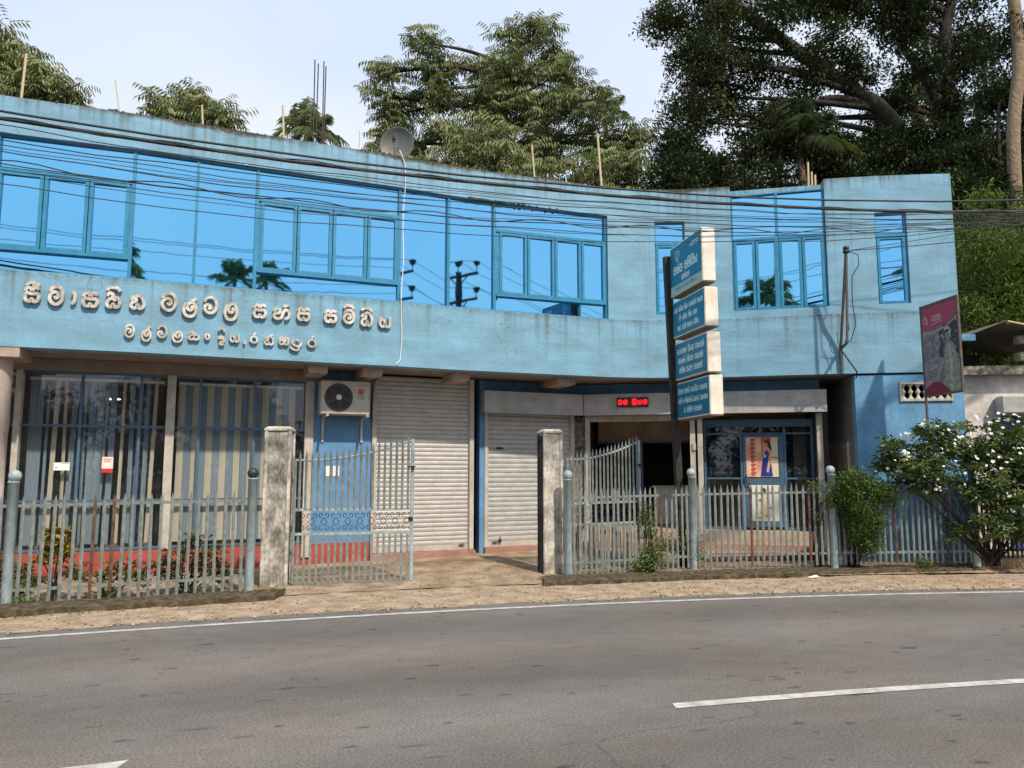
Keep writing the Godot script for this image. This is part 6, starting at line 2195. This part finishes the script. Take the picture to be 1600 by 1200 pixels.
# ------------------------------------------------------------------ plants along the fence
func shrub(called: String, label: String, base: Vector3, blobs: Array, kinds: Array, mt: Material, density: float, size: float, seed_: int, stems := 7, group := "") -> Node3D:
	var t := thing(called, label, "plant", base, group)
	var r := RandomNumberGenerator.new()
	r.seed = seed_
	var m := MB.new()
	for b in blobs:
		for k in maxi(1, stems / blobs.size() + 1):
			var c: Vector3 = P(b[0], b[1], b[2]) + Vector3(r.randfn(), r.randfn() * 0.5, r.randfn()) * b[3] * 0.4
			var a := base + Vector3(r.randf_range(-0.08, 0.08), 0, r.randf_range(-0.06, 0.06))
			limb(m, [a, a.lerp(c, 0.5) + Vector3(r.randf_range(-0.06, 0.06), 0.05, 0), c], 0.012, 0.003)
	part(t, "stems", m.done(), M.bark_dark)
	crown(t, "foliage", kinds, mt, blobs, density, size, seed_, 0.9, 0.2)
	return t

func rosette(label: String, base: Vector3, n: int, ln: float, seed_: int):
	var t := thing("spiky_plant", label, "plant", base, "spiky plants at the foot of the fence")
	var r := RandomNumberGenerator.new()
	r.seed = seed_
	for k in n:
		var m := MB.new()
		m.smooth(false)
		var an := TAU * k / n + r.randf_range(-0.2, 0.2)
		var h := Vector3(cos(an), 0, sin(an))
		var s := Vector3(-sin(an), 0, cos(an))
		var rise := r.randf_range(0.5, 1.2)
		var prev := []
		for i in 6:
			var u := i / 5.0
			var c := base + h * ln * u * cos(rise) + Vector3(0, ln * (sin(rise) * u - 0.35 * u * u), 0)
			var wd := 0.022 * (1.0 - u * u) + 0.002
			var row := [c - s * wd + Vector3(0, 0.008, 0), c, c + s * wd + Vector3(0, 0.008, 0)]
			if i > 0:
				m.quad(prev[0], prev[1], row[1], row[0])
				m.quad(prev[1], prev[2], row[2], row[1])
			prev = row
		part(t, "leaf_blade", m.done(), M.leaf_plain)

func plants():
	var bu := [sprig("bush", 11), sprig("bush", 12)]
	var gl := [sprig("glossy", 13), sprig("glossy", 14)]
	var fl := [sprig("flower", 15)]
	var pm := mat("leaf_plain", L(0.05, 0.085, 0.022), 0.5)
	# white flowering bush
	var FB := [[5.95, 1.72, 11.95, 0.36], [6.45, 1.95, 11.9, 0.36], [6.95, 1.90, 12.0, 0.42], [7.45, 1.95, 11.9, 0.40], [7.9, 1.75, 12.0, 0.45], [6.4, 1.55, 12.0, 0.40], [7.2, 1.55, 11.9, 0.45], [7.7, 1.35, 12.0, 0.45], [8.2, 1.35, 12.1, 0.5], [7.2, 1.15, 11.95, 0.35], [7.6, 0.95, 11.9, 0.35], [6.75, 0.62, 11.95, 0.18], [7.15, 0.70, 11.85, 0.26], [7.75, 0.62, 11.85, 0.28], [8.3, 0.8, 12.0, 0.4], [6.05, 1.45, 12.0, 0.28], [6.35, 1.32, 12.0, 0.28], [5.85, 1.58, 12.0, 0.22], [8.4, 1.9, 12.2, 0.5]]
	for b in FB:
		b[2] -= 0.42
		b[0] *= 0.975
	var t := shrub("flowering_bush", "large bush with white flowers growing over the fence at the right", P(7.2, 0.1, 11.72), FB, gl, M.leaf_glossy, 700.0, 1.0, 201, 30)
	var FL := []
	for b in FB:
		if b[1] > 0.9:
			FL.append([b[0], b[1] + 0.06, b[2] - 0.04, b[3] * 1.04])
	crown(t, "flowers", fl, M.petal, FL, 215.0, 0.85, 202, 0.9, 0.75, 0.85)
	# small-leaved green bush at the fence post
	shrub("green_bush", "dense small leaved green bush hanging over the fence beside a post", P(5.12, 0.07, 11.72), [[4.98, 1.25, 11.6, 0.25], [5.22, 1.32, 11.6, 0.25], [5.44, 1.18, 11.6, 0.24], [5.04, 1.0, 11.53, 0.24], [5.22, 0.86, 11.53, 0.23], [5.14, 0.62, 11.55, 0.2], [5.28, 0.44, 11.55, 0.17], [5.62, 1.1, 11.55, 0.18], [4.84, 1.12, 11.55, 0.15], [5.38, 0.68, 11.55, 0.16]], bu, M.leaf_bush, 2300.0, 1.0, 203, 14)
	# weeds right of the gate
	shrub("weed", "leafy weed growing through the fence right of the gate", P(1.98, 0.0, 11.25), [[1.95, 0.20, 11.22, 0.14], [2.08, 0.33, 11.25, 0.12], [1.85, 0.12, 11.2, 0.1], [2.0, 0.62, 11.35, 0.11], [1.93, 0.85, 11.35, 0.1], [1.98, 1.0, 11.4, 0.07]], bu, M.leaf_glossy, 2100.0, 1.0, 204, 8, "weeds at the fence")
	shrub("weed", "low weed at the foot of the tall sign pole", P(2.62, 0.03, 11.75), [[2.5, 0.36, 11.72, 0.13], [2.68, 0.40, 11.7, 0.13], [2.75, 0.25, 11.68, 0.11], [2.3, 0.42, 11.75, 0.1]], bu, M.leaf_glossy, 2000.0, 1.0, 205, 8, "weeds at the fence")
	shrub("weed", "small tuft of green weed on the verge before the flowering bush", P(6.1, 0.02, 11.6), [[6.1, 0.09, 11.6, 0.12], [6.2, 0.05, 11.62, 0.1]], bu, M.leaf_bush, 1500.0, 0.9, 206, 4, "weeds at the fence")
	shrub("weed", "green weed at the foot of the leftmost fence post in view", P(-5.28, 0.02, 8.55), [[-5.3, 0.06, 8.52, 0.08], [-5.22, 0.04, 8.55, 0.06]], bu, M.leaf_bush, 2200.0, 0.9, 207, 4, "weeds at the fence")
	shrub("weed", "thin climbing weed on the fence left of the green bush", P(4.58, 0.05, 11.7), [[4.56, 1.25, 11.6, 0.13], [4.68, 1.05, 11.6, 0.13], [4.55, 0.85, 11.6, 0.08]], bu, M.leaf_bush, 900.0, 0.9, 208, 6, "weeds at the fence")
	# bed behind the left fence
	shrub("croton", "yellow green croton shrub behind the left fence", P(-5.25, 0.02, 8.95), [[-5.27, 0.80, 8.95, 0.12], [-5.2, 0.68, 8.95, 0.14], [-5.28, 0.52, 8.95, 0.14], [-5.12, 0.55, 8.98, 0.12]], gl, M.leaf_croton, 1500.0, 0.75, 209, 6)
	shrub("low_shrub", "dark reddish green shrub behind the middle of the left fence", P(-3.95, 0.03, 9.55), [[-3.95, 0.42, 9.5, 0.22], [-3.7, 0.40, 9.6, 0.2], [-4.2, 0.30, 9.45, 0.2], [-3.9, 0.62, 9.55, 0.15], [-3.55, 0.28, 9.6, 0.17]], gl, M.leaf_glossy, 1000.0, 0.7, 210, 10, "low shrubs behind the left fence")
	shrub("low_shrub", "low dark shrub at the far left behind the fence", P(-5.75, 0.02, 8.75), [[-5.75, 0.35, 8.75, 0.2], [-5.45, 0.34, 8.85, 0.18], [-5.6, 0.2, 8.8, 0.2], [-5.0, 0.36, 9.05, 0.16], [-5.9, 0.45, 8.7, 0.16]], gl, M.leaf_glossy, 1000.0, 0.7, 211, 10, "low shrubs behind the left fence")
	shrub("low_shrub", "small shrub between the croton and the reddish shrub", P(-4.7, 0.02, 9.2), [[-4.75, 0.30, 9.15, 0.15], [-4.55, 0.32, 9.25, 0.15], [-4.4, 0.22, 9.3, 0.12]], gl, M.leaf_glossy, 900.0, 0.7, 212, 6, "low shrubs behind the left fence")
	rosette("spiky green plant at the foot of the left fence, nearer the gate pillar", P(-3.78, 0.03, 9.28), 11, 0.30, 213)
	rosette("spiky green plant at the foot of the left fence, below the small shrub", P(-4.62, 0.03, 8.95), 12, 0.32, 214)

func litter():
	# fallen leaves, pebbles and petals along verge and kerb
	var r := RandomNumberGenerator.new()
	r.seed = 31
	var jobs := [["pebbles", "stone"], ["fallen_leaves", "leaf"]]
	var pm := MB.new()
	pm.ball(Vector3.ZERO, 0.012, 6, 4, 0.6)
	var lm := MB.new()
	lm.smooth(false)
	leaf(lm, Vector3.ZERO, Vector3(1, 0.05, 0), Vector3.UP, 0.06, 0.028, 0.0)
	var stone := mat("pebble", L(0.30, 0.24, 0.18), 0.95)
	stone.vertex_color_use_as_albedo = true
	for job in [["pebbles", pm.done(), stone, 2600], ["fallen_leaves", lm.done(), M.dry_leaf, 2200]]:
		var mm := MultiMesh.new()
		mm.transform_format = MultiMesh.TRANSFORM_3D
		mm.use_colors = true
		mm.mesh = job[1]
		mm.instance_count = job[3]
		for i in job[3]:
			var x := r.randf_range(-7.0, 8.5)
			var rr: float
			var h := 0.014
			if job[0] == "pebbles":
				rr = r.randf_range(36.3, 37.4) if r.randf() < 0.7 else r.randf_range(37.4, 39.5)
			else:
				# along the kerb and under the fence, but not in the driveway
				if x > -2.8 and x < 0.35:
					x += 3.4 if r.randf() < 0.5 else -3.2
				rr = 37.75 + r.randfn() * 0.22 + (0.3 if x > 0 else 0.0)
				h = 0.085 if rr < 37.9 and rr > 37.4 else 0.03
			if rr > 37.9: h = 0.022 + yard_h(x, RC.y + sqrt(rr * rr - (x - RC.x) * (x - RC.x)))
			var s := r.randf_range(0.3, 1.5) if job[0] == "pebbles" else r.randf_range(0.5, 1.2)
			var tone := r.randf_range(0.5, 1.5)
			mm.set_instance_transform(i, Transform3D(Basis(Vector3.UP, r.randf() * TAU).scaled(Vector3.ONE * s), arc(rr, x, h)))
			mm.set_instance_color(i, Color(tone, tone, tone * 0.9))
		var o := MultiMeshInstance3D.new()
		o.name = job[0]
		o.multimesh = mm
		o.material_override = job[2]
		add_child(o, true)
		o.set_meta("kind", "stuff")
		tag(o, "scattered small pebbles along the dirt verge" if job[0] == "pebbles" else "dry fallen leaves along the kerb and fence", "debris")
	var gm := MB.new()
	gm.smooth(false)
	for j in 9:
		var an := TAU * j / 9 + r.randf_range(-0.3, 0.3)
		var hh := Vector3(cos(an), 0, sin(an))
		var tip := hh * r.randf_range(0.02, 0.05) + Vector3(0, r.randf_range(0.04, 0.09), 0)
		gm.tri(hh.cross(Vector3.UP) * 0.003, -hh.cross(Vector3.UP) * 0.003, tip)
	var tm := MultiMesh.new()
	tm.transform_format = MultiMesh.TRANSFORM_3D
	tm.use_colors = true
	tm.mesh = gm.done()
	tm.instance_count = 620
	for i in 620:
		var x := r.randf_range(-7.0, 8.3)
		if x > -2.7 and x < 0.4:
			x += 3.3 if r.randf() < 0.5 else -3.2
		var clump := sin(x * 2.3) + sin(x * 5.1 + 1.0)
		var rr := (37.22 if x < 0 else 37.55 + 0.03 * x) + (r.randfn() * 0.02 - 0.02 if r.randf() < 0.3 else 0.45 + r.randfn() * 0.13)
		var s := r.randf_range(0.35, 1.0) * (1.3 if clump > 0.3 else 0.5)
		var tone := r.randf_range(0.5, 1.6)
		tm.set_instance_transform(i, Transform3D(Basis(Vector3.UP, r.randf() * TAU).scaled(Vector3.ONE * s), arc(rr, x, 0.02 if rr < 37.6 and x < 0 or rr < 37.8 else 0.03)))
		tm.set_instance_color(i, Color(tone * r.randf_range(0.9, 1.9), tone, tone))
	var go := MultiMeshInstance3D.new()
	go.name = "grass_tufts"
	go.multimesh = tm
	go.material_override = M.leaf_bush
	add_child(go, true)
	go.set_meta("kind", "stuff")
	tag(go, "short tufts of grass along the kerb and fence foot", "grass")
	var k := 0
	for q in [[5.85, 11.72], [6.05, 11.78], [6.28, 11.72], [6.55, 11.85], [6.75, 11.9]]:
		var f := thing("fallen_flower", ["first", "second", "third", "fourth", "fifth"][k] + " from the left of the white blossoms lying on the verge below the bush", "flower", P(q[0], 0.045, q[1]), "fallen white blossoms")
		var m := MB.new()
		m.smooth(false)
		for j in 5:
			var d := Vector3(cos(TAU * j / 5), 0.2, sin(TAU * j / 5)).normalized()
			leaf(m, Vector3.ZERO, d, Vector3.UP, 0.042, 0.034, 0.1)
		put(f, "petals", m.done(), M.petal_plain, Transform3D(Basis(), f.position))
		k += 1
	# a scrap of paper
	var m := MB.new()
	m.quad(P(4.15, 0.02, 11.02), P(4.28, 0.05, 11.05), P(4.3, 0.03, 10.97), P(4.17, 0.02, 10.95))
	tag(part(self, "paper_scrap", m.done(), M.paper_white), "crumpled scrap of white paper on the dirt verge", "litter")
	# brick edging behind the right fence
	var bb := thing("brick_edging", "low row of red bricks behind the right fence", "edging", P(4.0, 0.05, 12.3))
	var bm := MB.new()
	bm.cbox(Vector3.ZERO, Vector3(0.21, 0.1, 0.1), 0.008)
	var mesh := bm.done()
	for i in 9:
		for row in 2:
			var x := 3.15 + i * 0.22 + (0.1 if row else 0.0)
			put(bb, "brick", mesh, M.old_brick, Transform3D(Basis(Vector3.UP, -0.1 + rng.randf_range(-0.05, 0.05)), P(x, 0.06 + row * 0.105, 12.25 + 0.1 * (x - 3.2))))
